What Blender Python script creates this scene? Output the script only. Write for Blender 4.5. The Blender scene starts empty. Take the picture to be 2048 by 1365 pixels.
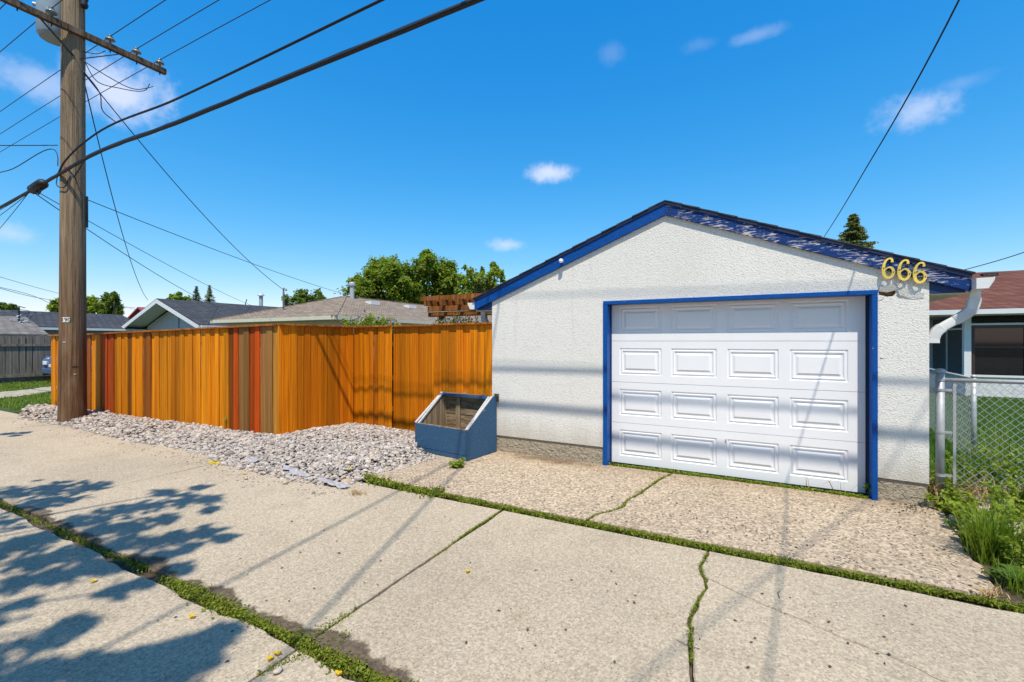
import bpy, bmesh, math, random
import numpy as np
from mathutils import Vector, Matrix, noise as mnoise

S = bpy.context.scene
COL = S.collection
random.seed(7); RNG = np.random.default_rng(7)
R = math.radians

# ------------------------------------------------------------------ camera
YAW = R(27.86); CH = 1.65; FPX = 910.0
cam_d = bpy.data.cameras.new('camera'); cam = bpy.data.objects.new('camera', cam_d); COL.objects.link(cam)
cam.location = (0, 0, CH); cam.rotation_euler = (R(90), 0, YAW)
cam_d.sensor_width = 36.0; cam_d.lens = 36.0 * FPX / 2048.0
cam_d.clip_start = 0.05; cam_d.clip_end = 2000
S.camera = cam
CA, SA = math.cos(YAW), math.sin(YAW)

# ------------------------------------------------------------------ sun, sky, exposure
SUN_EL, SUN_AZ = R(62.0), R(27.0)          # azimuth: to the right of straight behind the camera side of the alley
sdir = Vector((math.sin(SUN_AZ) * math.cos(SUN_EL), -math.cos(SUN_AZ) * math.cos(SUN_EL), math.sin(SUN_EL)))
sl = bpy.data.lights.new('sun', 'SUN'); sl.energy = 3.8; sl.angle = R(0.55); sl.color = (1.0, 0.93, 0.80)
so = bpy.data.objects.new('sun', sl); COL.objects.link(so)
so.rotation_euler = sdir.to_track_quat('Z', 'Y').to_euler(); so.location = sdir * 40

def nd(nt, t, ins=None, **props):
    n = nt.nodes.new(t)
    for k, v in props.items(): setattr(n, k, v)
    for k, v in (ins or {}).items():
        if isinstance(v, bpy.types.NodeSocket): nt.links.new(v, n.inputs[k])
        else: n.inputs[k].default_value = v
    return n
def math_(nt, op, a, b=0.0, clamp=False):
    return nd(nt, 'ShaderNodeMath', {0: a, 1: b}, operation=op, use_clamp=clamp).outputs[0]
def smooth(nt, x, lo, hi, a=0.0, b=1.0):
    return nd(nt, 'ShaderNodeMapRange', {'Value': x, 'From Min': lo, 'From Max': hi, 'To Min': a, 'To Max': b}, interpolation_type='SMOOTHSTEP').outputs[0]
def mixc(nt, f, a, b, bt='MIX'):
    n = nt.nodes.new('ShaderNodeMix'); n.data_type = 'RGBA'; n.blend_type = bt
    for k, v in ((0, f), (6, a), (7, b)):
        if isinstance(v, bpy.types.NodeSocket): nt.links.new(v, n.inputs[k])
        else: n.inputs[k].default_value = v if k == 0 else (v[0], v[1], v[2], 1)
    return n.outputs[2]

W = bpy.data.worlds.new('World'); S.world = W; W.use_nodes = True
wt = W.node_tree; wt.nodes.clear()
sky = nd(wt, 'ShaderNodeTexSky', sky_type='NISHITA', sun_disc=False, sun_elevation=SUN_EL,
         sun_rotation=math.atan2(sdir.x, sdir.y), altitude=250, air_density=1.0, dust_density=0.35, ozone_density=2.0)
hs = nd(wt, 'ShaderNodeHueSaturation', {'Hue': 0.494, 'Saturation': 1.42, 'Value': 1.15, 'Color': sky.outputs[0]})
sc_ = nd(wt, 'ShaderNodeSeparateColor', {0: hs.outputs[0]})          # film-like colour response of the sky
skycol = nd(wt, 'ShaderNodeCombineColor', {0: math_(wt, 'MULTIPLY', sc_.outputs[0], .80),
    1: math_(wt, 'MULTIPLY', math_(wt, 'POWER', math_(wt, 'MAXIMUM', sc_.outputs[1], 0.0), .72), 1.22),
    2: math_(wt, 'MULTIPLY', math_(wt, 'POWER', math_(wt, 'MAXIMUM', sc_.outputs[2], 0.0), .45), 2.36)}).outputs[0]
gen = nd(wt, 'ShaderNodeTexCoord').outputs['Generated']
nz = nd(wt, 'ShaderNodeTexNoise', {'Vector': gen, 'Scale': 22.0, 'Detail': 6.0, 'Roughness': 0.62})
nz2 = nd(wt, 'ShaderNodeTexNoise', {'Vector': gen, 'Scale': 60.0, 'Detail': 4.0, 'Roughness': 0.6})
def ray(u, v):
    t = (u - 1024) / FPX
    return Vector((-SA + t * CA, CA + t * SA, (682.5 - v) / FPX)).normalized()
# small fair-weather clouds: centre pixel of the direction, angular half width, half height, opacity
CLOUDS = [(236, 180, .072, .046, .75), (190, 195, .045, .03, .4), (85, 168, .07, .03, .38), (1098, 346, .052, .02, .72),
          (1012, 490, .040, .016, .55), (1838, 222, .05, .030, .5), (1515, 70, .04, .012, .2),
          (1224, 108, .025, .02, .10), (1400, 90, .028, .012, .08), (22, 468, .035, .017, .35), (1920, 168, .04, .012, .12)]
total = None
for (u, v, hw, hh, op) in CLOUDS:
    c = ray(u, v); r = c.cross(Vector((0, 0, 1))).normalized(); up = r.cross(c).normalized()
    dx = nd(wt, 'ShaderNodeVectorMath', {0: gen, 1: r / hw}, operation='DOT_PRODUCT').outputs['Value']
    dy = nd(wt, 'ShaderNodeVectorMath', {0: gen, 1: up / hh}, operation='DOT_PRODUCT').outputs['Value']
    front = nd(wt, 'ShaderNodeVectorMath', {0: gen, 1: c}, operation='DOT_PRODUCT').outputs['Value']
    rr = math_(wt, 'SQRT', math_(wt, 'ADD', math_(wt, 'MULTIPLY', dx, dx), math_(wt, 'MULTIPLY', dy, dy)))
    nn = math_(wt, 'ADD', math_(wt, 'MULTIPLY', math_(wt, 'SUBTRACT', nz.outputs[0], .5), 1.7), math_(wt, 'MULTIPLY', math_(wt, 'SUBTRACT', nz2.outputs[0], .5), .6))
    m = smooth(wt, math_(wt, 'ADD', rr, nn), .0, 1.25, op, 0.0)
    m = math_(wt, 'MULTIPLY', m, math_(wt, 'GREATER_THAN', front, .6))
    total = m if total is None else math_(wt, 'MAXIMUM', total, m)
skyc = mixc(wt, total, skycol, (4.9, 5.1, 6.0))
bg = nd(wt, 'ShaderNodeBackground', {'Color': skyc, 'Strength': 0.135})
wo = nd(wt, 'ShaderNodeOutputWorld', {'Surface': bg.outputs[0]})

S.view_settings.view_transform = 'Standard'; S.view_settings.look = 'None'
S.view_settings.exposure = 0.47; S.view_settings.gamma = 1.0; S.view_settings.use_curve_mapping = False
S.render.engine = 'CYCLES'
S.cycles.use_denoising = True
try: S.cycles.denoiser = 'OPENIMAGEDENOISE'
except Exception: pass
S.cycles.max_bounces = 6; S.cycles.transparent_max_bounces = 6; S.cycles.caustics_reflective = False; S.cycles.caustics_refractive = False

# ------------------------------------------------------------------ photograph geometry -> places in the alley
def ray_q(u):
    t = (u - 1024) / FPX
    return (-SA + t * CA), (CA + t * SA)
def gnd(u, v, z=0.0):                      # point on the level z seen along a sight line
    d = FPX * (CH - z) / (v - 682.5); a, b = ray_q(u)
    return Vector((a * d, b * d, z))
def onY(u, v, Y):                          # point in a plane parallel to the garage front
    a, b = ray_q(u); d = Y / b
    return Vector((a * d, Y, CH + (682.5 - v) / FPX * d))
def onX(u, v, X):
    a, b = ray_q(u); d = X / a
    return Vector((X, b * d, CH + (682.5 - v) / FPX * d))
def atd(u, v, d):
    a, b = ray_q(u)
    return Vector((a * d, b * d, CH + (682.5 - v) / FPX * d))
def to_u(p):
    d = -SA * p[0] + CA * p[1]; l = CA * p[0] + SA * p[1]
    return 1024 + FPX * l / d

# ------------------------------------------------------------------ mesh helpers
def link(o, parent=None):
    COL.objects.link(o)
    if parent is not None:
        o.parent = parent
        o.matrix_parent_inverse = PINV.get(parent.name, Matrix())
    return o
PINV = {}
def tag(o, label=None, cat=None, group=None, kind=None):
    if label: o['label'] = label
    if cat: o['category'] = cat
    if group: o['group'] = group
    if kind: o['kind'] = kind
    return o
def thing(name, label, cat, loc, group=None):
    e = bpy.data.objects.new(name, None); e.empty_display_size = .1
    e.location = loc; COL.objects.link(e)
    PINV[e.name] = Matrix.Translation(-Vector(loc))
    return tag(e, label, cat, group)
def obj(name, verts, faces, mat, parent=None, smooth=False, bevel=0.0):
    me = bpy.data.meshes.new(name)
    me.from_pydata([tuple(v) for v in verts], [], faces)
    if bevel > 0:
        bm = bmesh.new(); bm.from_mesh(me)
        bmesh.ops.remove_doubles(bm, verts=bm.verts, dist=1e-5)
        bmesh.ops.bevel(bm, geom=[e for e in bm.edges if len(e.link_faces) == 2 and e.calc_face_angle(0) > .5], offset=bevel, segments=1, affect='EDGES', clamp_overlap=True)
        bm.to_mesh(me); bm.free()
    me.update()
    if smooth: me.polygons.foreach_set('use_smooth', [True] * len(me.polygons))
    if mat: me.materials.append(mat)
    return link(bpy.data.objects.new(name, me), parent)
def npobj(name, V, F, mat, parent=None, smooth=False):
    V = np.asarray(V, dtype=np.float32).reshape(-1, 3); F = np.asarray(F, dtype=np.int32)
    k = F.shape[1]
    me = bpy.data.meshes.new(name)
    me.vertices.add(len(V)); me.vertices.foreach_set('co', V.ravel())
    me.loops.add(F.size); me.loops.foreach_set('vertex_index', F.ravel())
    me.polygons.add(len(F))
    me.polygons.foreach_set('loop_start', np.arange(0, F.size, k, dtype=np.int32))
    me.polygons.foreach_set('loop_total', np.full(len(F), k, dtype=np.int32))
    if smooth: me.polygons.foreach_set('use_smooth', np.ones(len(F), dtype=bool))
    me.update(calc_edges=True); me.validate()
    if mat: me.materials.append(mat)
    return link(bpy.data.objects.new(name, me), parent)
class MB:
    def __init__(s): s.v = []; s.f = []
    def add(s, v, f):
        n = len(s.v); s.v += [Vector(p) for p in v]; s.f += [tuple(i + n for i in q) for q in f]; return s
    def box(s, x0, x1, y0, y1, z0, z1, M=None):
        v = [(x, y, z) for x in (x0, x1) for y in (y0, y1) for z in (z0, z1)]
        if M is not None: v = [M @ Vector(p) for p in v]
        return s.add(v, [(0, 1, 3, 2), (4, 6, 7, 5), (0, 4, 5, 1), (2, 3, 7, 6), (0, 2, 6, 4), (1, 5, 7, 3)])
    def prism(s, poly, fn, a, b):              # poly 2D, fn(p, h) -> 3D
        n = len(poly); v = [fn(p, a) for p in poly] + [fn(p, b) for p in poly]
        return s.add(v, [tuple(range(n))[::-1], tuple(range(n, 2 * n))] + [(i, (i + 1) % n, n + (i + 1) % n, n + i) for i in range(n)])
    def beam(s, p, q, w, h, up=(0, 0, 1)):
        p = Vector(p); q = Vector(q); d = (q - p).normalized(); up = Vector(up)
        x = d.cross(up).normalized(); y = x.cross(d).normalized()
        v = [c + x * a + y * b for c in (p, q) for a, b in ((-w/2, -h/2), (w/2, -h/2), (w/2, h/2), (-w/2, h/2))]
        return s.add(v, [(3, 2, 1, 0), (4, 5, 6, 7)] + [(i, (i + 1) % 4, 4 + (i + 1) % 4, 4 + i) for i in range(4)])
    def tube(s, pts, r, n=8, cap=True, squash=None):
        pts = [Vector(p) for p in pts]; m = len(pts)
        rr = r if isinstance(r, (list, tuple)) else [r] * m
        t0 = (pts[1] - pts[0]).normalized()
        ref = Vector((0, 0, 1)) if abs(t0.z) < .9 else Vector((1, 0, 0))
        x = t0.cross(ref).normalized(); base = len(s.v)
        for i, p in enumerate(pts):
            t = (pts[min(i + 1, m - 1)] - pts[max(i - 1, 0)]).normalized()
            x = (x - t * x.dot(t)).normalized(); y = t.cross(x)
            for k in range(n):
                a = 2 * math.pi * k / n
                ca, sa = math.cos(a), math.sin(a)
                if squash:                        # rounded rectangle
                    ex = lambda c: math.copysign(abs(c) ** .35, c)
                    s.v.append(p + x * ex(ca) * squash[0] + y * ex(sa) * squash[1])
                else: s.v.append(p + (x * ca + y * sa) * rr[i])
        for i in range(m - 1):
            for k in range(n):
                a = base + i * n + k; b = base + i * n + (k + 1) % n
                s.f.append((a, b, b + n, a + n))
        if cap:
            s.f.append(tuple(base + k for k in range(n))[::-1]); s.f.append(tuple(base + (m - 1) * n + k for k in range(n)))
        return s
    def lathe(s, prof, c, n=16, axis='Z'):      # prof [(r, h)]
        c = Vector(c); base = len(s.v)
        for r, h in prof:
            for k in range(n):
                a = 2 * math.pi * k / n
                p = (r * math.cos(a), r * math.sin(a), h) if axis == 'Z' else (r * math.cos(a), h, r * math.sin(a))
                s.v.append(c + Vector(p))
        m = len(prof)
        for i in range(m - 1):
            for k in range(n):
                a = base + i * n + k; b = base + i * n + (k + 1) % n
                s.f.append((a, b, b + n, a + n))
        s.f.append(tuple(base + k for k in range(n))[::-1]); s.f.append(tuple(base + (m - 1) * n + k for k in range(n)))
        return s
    def build(s, name, mat, parent=None, smooth=False, bevel=0.0):
        o = obj(name, s.v, s.f, mat, parent, smooth, bevel)
        bm = bmesh.new(); bm.from_mesh(o.data); bmesh.ops.recalc_face_normals(bm, faces=bm.faces); bm.to_mesh(o.data); bm.free()
        return o
def autosmooth(o, ang=40):
    o.data.set_sharp_from_angle(angle=R(ang)); return o

# ------------------------------------------------------------------ materials
def newmat(name):
    m = bpy.data.materials.new(name); m.use_nodes = True
    nt = m.node_tree; b = nt.nodes['Principled BSDF']
    return m, nt, b
def coords(nt, stretch=(1, 1, 1), rnd=None, off=0.0):
    c = nd(nt, 'ShaderNodeTexCoord').outputs['Object']
    if rnd == 'object':
        r = nd(nt, 'ShaderNodeObjectInfo').outputs['Random']
        v = nd(nt, 'ShaderNodeCombineXYZ', {0: math_(nt, 'MULTIPLY', r, 37.0), 1: math_(nt, 'MULTIPLY', r, 91.0), 2: math_(nt, 'MULTIPLY', r, 53.0)})
        c = nd(nt, 'ShaderNodeVectorMath', {0: c, 1: v.outputs[0]}, operation='ADD').outputs[0]
    return nd(nt, 'ShaderNodeMapping', {'Vector': c, 'Scale': stretch, 'Location': (off, off, off)}).outputs[0]
def ramp(nt, f, stops, interp='LINEAR'):
    n = nt.nodes.new('ShaderNodeValToRGB'); n.color_ramp.interpolation = interp
    el = n.color_ramp.elements
    while len(el) < len(stops): el.new(.5)
    for e, (p, c) in zip(el, stops): e.position = p; e.color = (c[0], c[1], c[2], 1)
    nt.links.new(f, n.inputs[0]); return n.outputs[0]
def noise(nt, v, s, d=4.0, r=.55, dist=0.0):
    return nd(nt, 'ShaderNodeTexNoise', {'Vector': v, 'Scale': s, 'Detail': d, 'Roughness': r, 'Distortion': dist}).outputs[0]
def voro(nt, v, s, rnd=1.0, out='Distance', feature='F1'):
    return nd(nt, 'ShaderNodeTexVoronoi', {'Vector': v, 'Scale': s, 'Randomness': rnd}, feature=feature).outputs[out]
def bump(nt, b, h, dist, strength=1.0):
    n = nd(nt, 'ShaderNodeBump', {'Height': h, 'Distance': dist, 'Strength': strength})
    nt.links.new(n.outputs[0], b.inputs['Normal'])
def setcol(nt, b, c):
    if isinstance(c, bpy.types.NodeSocket): nt.links.new(c, b.inputs['Base Color'])
    else: b.inputs['Base Color'].default_value = (c[0], c[1], c[2], 1)
def vary(nt, col, amt, hue=0.0, src='island'):
    r = nd(nt, 'ShaderNodeNewGeometry').outputs['Random Per Island'] if src == 'island' else nd(nt, 'ShaderNodeObjectInfo').outputs['Random']
    val = math_(nt, 'ADD', math_(nt, 'MULTIPLY', r, 2 * amt), 1 - amt)
    r2 = math_(nt, 'FRACT', math_(nt, 'MULTIPLY', r, 7.31))
    hv = math_(nt, 'ADD', math_(nt, 'MULTIPLY', r2, 2 * hue), .5 - hue)
    ins = {'Value': val, 'Hue': hv}
    n = nd(nt, 'ShaderNodeHueSaturation', ins)
    if isinstance(col, bpy.types.NodeSocket): nt.links.new(col, n.inputs['Color'])
    else: n.inputs['Color'].default_value = (*col[:3], 1)
    return n.outputs[0]
def plain(name, col, rough=.6, metal=0.0, var=.12, scale=6.0, bmp=0.0, bs=60.0, stretch=(1, 1, 1), spec=.5):
    m, nt, b = newmat(name); v = coords(nt, stretch)
    n = noise(nt, v, scale, 5)
    c = ramp(nt, n, [(.3, [x * (1 - var) for x in col]), (.7, [min(1, x * (1 + var)) for x in col])])
    setcol(nt, b, c); b.inputs['Roughness'].default_value = rough; b.inputs['Metallic'].default_value = metal
    b.inputs['Specular IOR Level'].default_value = spec
    if bmp: bump(nt, b, noise(nt, v, bs, 4), bmp)
    return m
M = {}
def mk_stucco(name, c, sc=78, dist=.0085, dirt=True):
    m, nt, b = newmat(name); v = coords(nt)
    n1 = noise(nt, v, sc, 3, .5, .6); n2 = noise(nt, v, sc * 2.3, 3, .6)
    big = noise(nt, v, 1.1, 4)
    col = ramp(nt, big, [(.3, [x * .93 for x in c]), (.7, c)])
    pit = smooth(nt, n1, .30, .48); col = mixc(nt, pit, [x * .74 for x in c], col)
    if dirt:                                # splash dirt and old run-off near the foot of the wall
        z = nd(nt, 'ShaderNodeSeparateXYZ', {0: v}).outputs[2]
        st = noise(nt, coords(nt, (3.0, 1, .35)), 2.2, 4)
        foot = math_(nt, 'MULTIPLY', smooth(nt, math_(nt, 'ADD', z, math_(nt, 'MULTIPLY', st, -.35)), .02, .42, 1, 0), .45)
        col = mixc(nt, foot, col, (.36, .30, .22))
        col = mixc(nt, math_(nt, 'MULTIPLY', smooth(nt, st, .56, .74), .16), col, (.45, .40, .33))
    setcol(nt, b, col); b.inputs['Roughness'].default_value = .92; b.inputs['Specular IOR Level'].default_value = .2
    bump(nt, b, math_(nt, 'ADD', n1, math_(nt, 'MULTIPLY', n2, .35)), dist)
    return m
M['stucco'] = mk_stucco('white_stucco', (.83, .80, .745))
M['parging'] = mk_stucco('parged_base', (.40, .34, .255), 22, .03, False)
def mk_concrete(name, base, agg, aggscale, amt, pit, mottle=.25, silt=False, stain=False):
    m, nt, b = newmat(name); v = coords(nt)
    big = noise(nt, v, .55, 6, .6); mid = noise(nt, v, 3.5, 5, .6); fine = noise(nt, v, 150, 3, .7); gr = noise(nt, v, 38, 5, .75)
    col = ramp(nt, big, [(.28, [x * .82 for x in base]), (.5, base), (.75, [min(1, x * 1.12) for x in base])])
    col = mixc(nt, math_(nt, 'MULTIPLY', smooth(nt, mid, .50, .72), .34), col, [base[0] * .78, base[1] * .73, base[2] * .66])
    # trowel-worn cement skin: many small tonal cells, so that no spot repeats
    cells = nd(nt, 'ShaderNodeTexVoronoi', {'Vector': v, 'Scale': aggscale * 1.3}, feature='F1')
    cr = nd(nt, 'ShaderNodeSeparateColor', {0: cells.outputs['Color']})
    val = math_(nt, 'ADD', 1 - mottle, math_(nt, 'MULTIPLY', cr.outputs[2], 2 * mottle))
    col = nd(nt, 'ShaderNodeHueSaturation', {'Color': col, 'Value': math_(nt, 'MULTIPLY', val, smooth(nt, gr, .25, .75, .80, 1.18))}).outputs[0]
    col = mixc(nt, smooth(nt, fine, .3, .7), mixc(nt, .16, col, (0.05, .045, .04)), col)
    wv = nd(nt, 'ShaderNodeVectorMath', {0: v, 1: nd(nt, 'ShaderNodeVectorMath', {0: nd(nt, 'ShaderNodeTexNoise', {'Vector': v, 'Scale': 60.0}).outputs['Color'], 1: (.016, .016, .016)}, operation='MULTIPLY').outputs[0]}, operation='ADD').outputs[0]
    vn = nd(nt, 'ShaderNodeTexVoronoi', {'Vector': wv, 'Scale': aggscale}, feature='F1')
    rnd = nd(nt, 'ShaderNodeSeparateColor', {0: vn.outputs['Color']})
    sz = math_(nt, 'ADD', .12, math_(nt, 'MULTIPLY', rnd.outputs[2], .34))
    dot = math_(nt, 'MULTIPLY', math_(nt, 'SUBTRACT', sz, vn.outputs['Distance']), 9.0, True)
    isd = math_(nt, 'MULTIPLY', dot, math_(nt, 'LESS_THAN', rnd.outputs[0], amt))
    wear = smooth(nt, mid, .35, .62)             # aggregate shows where the skin has worn off
    isd = math_(nt, 'MULTIPLY', isd, math_(nt, 'ADD', .35, math_(nt, 'MULTIPLY', wear, .65)))
    stone = ramp(nt, rnd.outputs[1], agg)
    col = mixc(nt, math_(nt, 'MULTIPLY', isd, .95), col, stone)
    sp = nd(nt, 'ShaderNodeTexVoronoi', {'Vector': v, 'Scale': 3.1}, feature='F1')
    spr = nd(nt, 'ShaderNodeSeparateColor', {0: sp.outputs['Color']})
    spot = math_(nt, 'MULTIPLY', smooth(nt, math_(nt, 'ADD', sp.outputs['Distance'], math_(nt, 'MULTIPLY', gr, .14)), .10, .16, 1, 0), math_(nt, 'LESS_THAN', spr.outputs[0], .22))
    col = mixc(nt, math_(nt, 'MULTIPLY', spot, .40), col, (.12, .10, .085))
    xyz = nd(nt, 'ShaderNodeSeparateXYZ', {0: v})
    if silt:                                     # damp silt washed along the far side of the centre joint
        n2 = noise(nt, v, 9, 5, .7); n1 = noise(nt, nd(nt, 'ShaderNodeMapping', {'Vector': v, 'Scale': (1, 0, 0)}).outputs[0], 1.2, 3)
        dy = math_(nt, 'SUBTRACT', xyz.outputs[1], 1.69)
        w = math_(nt, 'ADD', math_(nt, 'MULTIPLY', smooth(nt, n1, .35, .65), .13), math_(nt, 'MULTIPLY', math_(nt, 'SUBTRACT', n2, .5), .20))
        f = smooth(nt, math_(nt, 'SUBTRACT', dy, w), -.015, .03, 1, 0)
        f = math_(nt, 'MULTIPLY', f, math_(nt, 'GREATER_THAN', dy, -.05))
        f = math_(nt, 'MULTIPLY', f, math_(nt, 'MULTIPLY', smooth(nt, xyz.outputs[0], -7.6, -5.8), smooth(nt, xyz.outputs[0], -1.3, -.5, 1, 0)))
        col = mixc(nt, math_(nt, 'MULTIPLY', f, .9), col, mixc(nt, smooth(nt, noise(nt, v, 30, 5, .75), .35, .65), (.035, .025, .017), (.15, .105, .066)))
        # rusty tyre and drip stains
        n3 = noise(nt, v, 1.3, 4, .6, .8)
        col = mixc(nt, math_(nt, 'MULTIPLY', smooth(nt, n3, .60, .78), .28), col, (.30, .21, .14))
    if stain:                                    # dirt washed up against the wall foot
        n2 = noise(nt, v, 5, 6, .7)
        ex = math_(nt, 'MULTIPLY', math_(nt, 'ADD', xyz.outputs[0], 2.45), .95); ey = math_(nt, 'MULTIPLY', math_(nt, 'SUBTRACT', xyz.outputs[1], 5.86), 3.4)
        rr_ = math_(nt, 'SQRT', math_(nt, 'ADD', math_(nt, 'MULTIPLY', ex, ex), math_(nt, 'MULTIPLY', ey, ey)))
        f = smooth(nt, math_(nt, 'ADD', rr_, math_(nt, 'MULTIPLY', math_(nt, 'SUBTRACT', n2, .5), 1.9)), .25, .85, 1, 0)
        col = mixc(nt, math_(nt, 'MULTIPLY', f, .85), col, (.13, .082, .045))
        f2 = math_(nt, 'MULTIPLY', smooth(nt, math_(nt, 'ADD', xyz.outputs[1], math_(nt, 'MULTIPLY', n2, .5)), 5.7, 6.2), .45)
        col = mixc(nt, f2, col, (.30, .21, .13))
    setcol(nt, b, col); b.inputs['Roughness'].default_value = .93; b.inputs['Specular IOR Level'].default_value = .18
    h = math_(nt, 'ADD', math_(nt, 'ADD', math_(nt, 'MULTIPLY', fine, .4), math_(nt, 'MULTIPLY', gr, .8)), math_(nt, 'MULTIPLY', isd, pit))
    bump(nt, b, h, .008)
    return m
M['concrete'] = mk_concrete('alley_concrete', (.50, .41, .295), [(0, (.13, .11, .09)), (.3, (.27, .22, .17)), (.6, (.56, .49, .40)), (1, (.70, .63, .53))], 62, .60, .3, .20, True)
M['apron'] = mk_concrete('exposed_aggregate_concrete', (.50, .39, .275), [(0, (.04, .034, .032)), (.45, (.12, .095, .08)), (.62, (.44, .355, .28)), (1, (.70, .62, .53))], 33, .95, 1.6, .36, False, True)
M['old_concrete'] = mk_concrete('paver_concrete', (.50, .42, .32), [(0, (.2, .17, .14)), (1, (.6, .52, .42))], 60, .4, .3)
M['dirt'] = plain('damp_dirt', (.10, .076, .052), .95, var=.4, scale=14, bmp=.02, bs=50, spec=.2)
M['drydirt'] = plain('dry_brown_dirt', (.20, .135, .08), .95, var=.4, scale=11, bmp=.02, bs=60, spec=.2)
M['soil'] = plain('soil_ground', (.14, .115, .065), .95, var=.35, scale=.8, bmp=.02, bs=18, spec=.2)
M['grassbase'] = plain('grass_base', (.055, .085, .02), .95, var=.4, scale=3.0, bmp=.03, bs=20, spec=.2)
M['sandpath'] = plain('sandy_gravel_path', (.42, .36, .27), .95, var=.25, scale=4, bmp=.02, bs=40, spec=.2)

def mk_board(name, tint=1.0, knots=True, fixed=None, glossy=.6, axis=2):
    st = lambda a_, b_: (a_, a_, b_) if axis == 2 else (b_, a_, a_)
    m, nt, b = newmat(name)
    v = coords(nt, (1, 1, 1), 'object')
    g = nd(nt, 'ShaderNodeMapping', {'Vector': v, 'Scale': st(34, 1.5)}).outputs[0]
    grain = noise(nt, g, 1.0, 6, .62, .8)
    g2 = noise(nt, nd(nt, 'ShaderNodeMapping', {'Vector': v, 'Scale': st(130, 3)}).outputs[0], 1.0, 3)
    blot = noise(nt, nd(nt, 'ShaderNodeMapping', {'Vector': v, 'Scale': st(4, 1.6)}).outputs[0], 1.0, 3)
    base = nd(nt, 'ShaderNodeObjectInfo').outputs['Color'] if fixed is None else None
    if fixed is not None:
        rgb = nd(nt, 'ShaderNodeRGB'); rgb.outputs[0].default_value = (*fixed, 1); base = rgb.outputs[0]
    dark = mixc(nt, 1.0, base, (.50, .42, .36), 'MULTIPLY')
    col = mixc(nt, smooth(nt, grain, .34, .62), dark, base)
    col = mixc(nt, math_(nt, 'MULTIPLY', smooth(nt, g2, .5, .75), .35), col, dark)
    strk = noise(nt, nd(nt, 'ShaderNodeMapping', {'Vector': v, 'Scale': st(15, .5)}).outputs[0], 1.0, 4, .6)
    hv = nd(nt, 'ShaderNodeHueSaturation', {'Color': col, 'Value': math_(nt, 'MULTIPLY', smooth(nt, blot, .25, .75, .84, 1.16), smooth(nt, strk, .3, .7, .68, 1.22))}).outputs[0]
    col = hv
    if knots:
        kv = nd(nt, 'ShaderNodeMapping', {'Vector': v, 'Scale': (6.5, 6.5, 2.4)}).outputs[0]
        kn = nd(nt, 'ShaderNodeTexVoronoi', {'Vector': kv, 'Scale': 1.0}, feature='F1')
        kr = nd(nt, 'ShaderNodeSeparateColor', {0: kn.outputs['Color']})
        on = math_(nt, 'LESS_THAN', kr.outputs[0], .6)
        core = math_(nt, 'MULTIPLY', smooth(nt, kn.outputs['Distance'], .03, .075, 1, 0), on)
        ring = math_(nt, 'MULTIPLY', smooth(nt, kn.outputs['Distance'], .07, .14, 1, 0), on)
        col = mixc(nt, math_(nt, 'MULTIPLY', ring, .45), col, mixc(nt, 1.0, base, (1.25, 1.25, 1.5), 'MULTIPLY'))  # pale ring around each knot: bright glint painted into the board colour
        col = mixc(nt, math_(nt, 'MULTIPLY', core, .8), col, mixc(nt, 1.0, base, (.32, .25, .2), 'MULTIPLY'))
    setcol(nt, b, col); b.inputs['Roughness'].default_value = glossy; b.inputs['Specular IOR Level'].default_value = .12
    bump(nt, b, grain, .004, .7)
    return m
M['board'] = mk_board('stained_cedar')
M['cap'] = mk_board('stained_cap', fixed=(.40, .15, .03), knots=False)
M['pergola'] = mk_board('pergola_cedar', fixed=(.36, .135, .035), knots=False)
M['grey_board'] = mk_board('weathered_grey_wood', fixed=(.27, .24, .205), knots=True, glossy=.9)
M['raw_wood_h'] = mk_board('bare_old_plywood_sideways', fixed=(.34, .25, .155), knots=False, glossy=.85, axis=0)
M['raw_wood'] = mk_board('bare_old_plywood', fixed=(.36, .27, .17), knots=False, glossy=.85)

def mk_pole():
    m, nt, b = newmat('weathered_pole_wood'); v = coords(nt)
    z = nd(nt, 'ShaderNodeSeparateXYZ', {0: v}).outputs[2]
    g = noise(nt, nd(nt, 'ShaderNodeMapping', {'Vector': v, 'Scale': (26, 26, .7)}).outputs[0], 1.0, 6, .65, .5)
    g2 = noise(nt, nd(nt, 'ShaderNodeMapping', {'Vector': v, 'Scale': (90, 90, 1.6)}).outputs[0], 1.0, 4, .6)
    bl = noise(nt, nd(nt, 'ShaderNodeMapping', {'Vector': v, 'Scale': (3, 3, .8)}).outputs[0], 1.0, 4)
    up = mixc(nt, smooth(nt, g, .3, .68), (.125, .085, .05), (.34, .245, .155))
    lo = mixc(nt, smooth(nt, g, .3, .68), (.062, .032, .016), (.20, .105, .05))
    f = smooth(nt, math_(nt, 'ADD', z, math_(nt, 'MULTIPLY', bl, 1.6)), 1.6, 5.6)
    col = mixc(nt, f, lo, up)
    col = mixc(nt, math_(nt, 'MULTIPLY', smooth(nt, g2, .56, .72), .75), col, (.035, .024, .016))
    col = mixc(nt, math_(nt, 'MULTIPLY', smooth(nt, bl, .55, .8), .35), col, (.40, .30, .20))
    setcol(nt, b, col); b.inputs['Roughness'].default_value = .85; b.inputs['Specular IOR Level'].default_value = .25
    bump(nt, b, math_(nt, 'ADD', g, math_(nt, 'MULTIPLY', g2, .8)), .015)
    return m
M['pole'] = mk_pole()
M['arm'] = mk_board('crossarm_wood', fixed=(.17, .125, .085), knots=False, glossy=.9)

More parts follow.
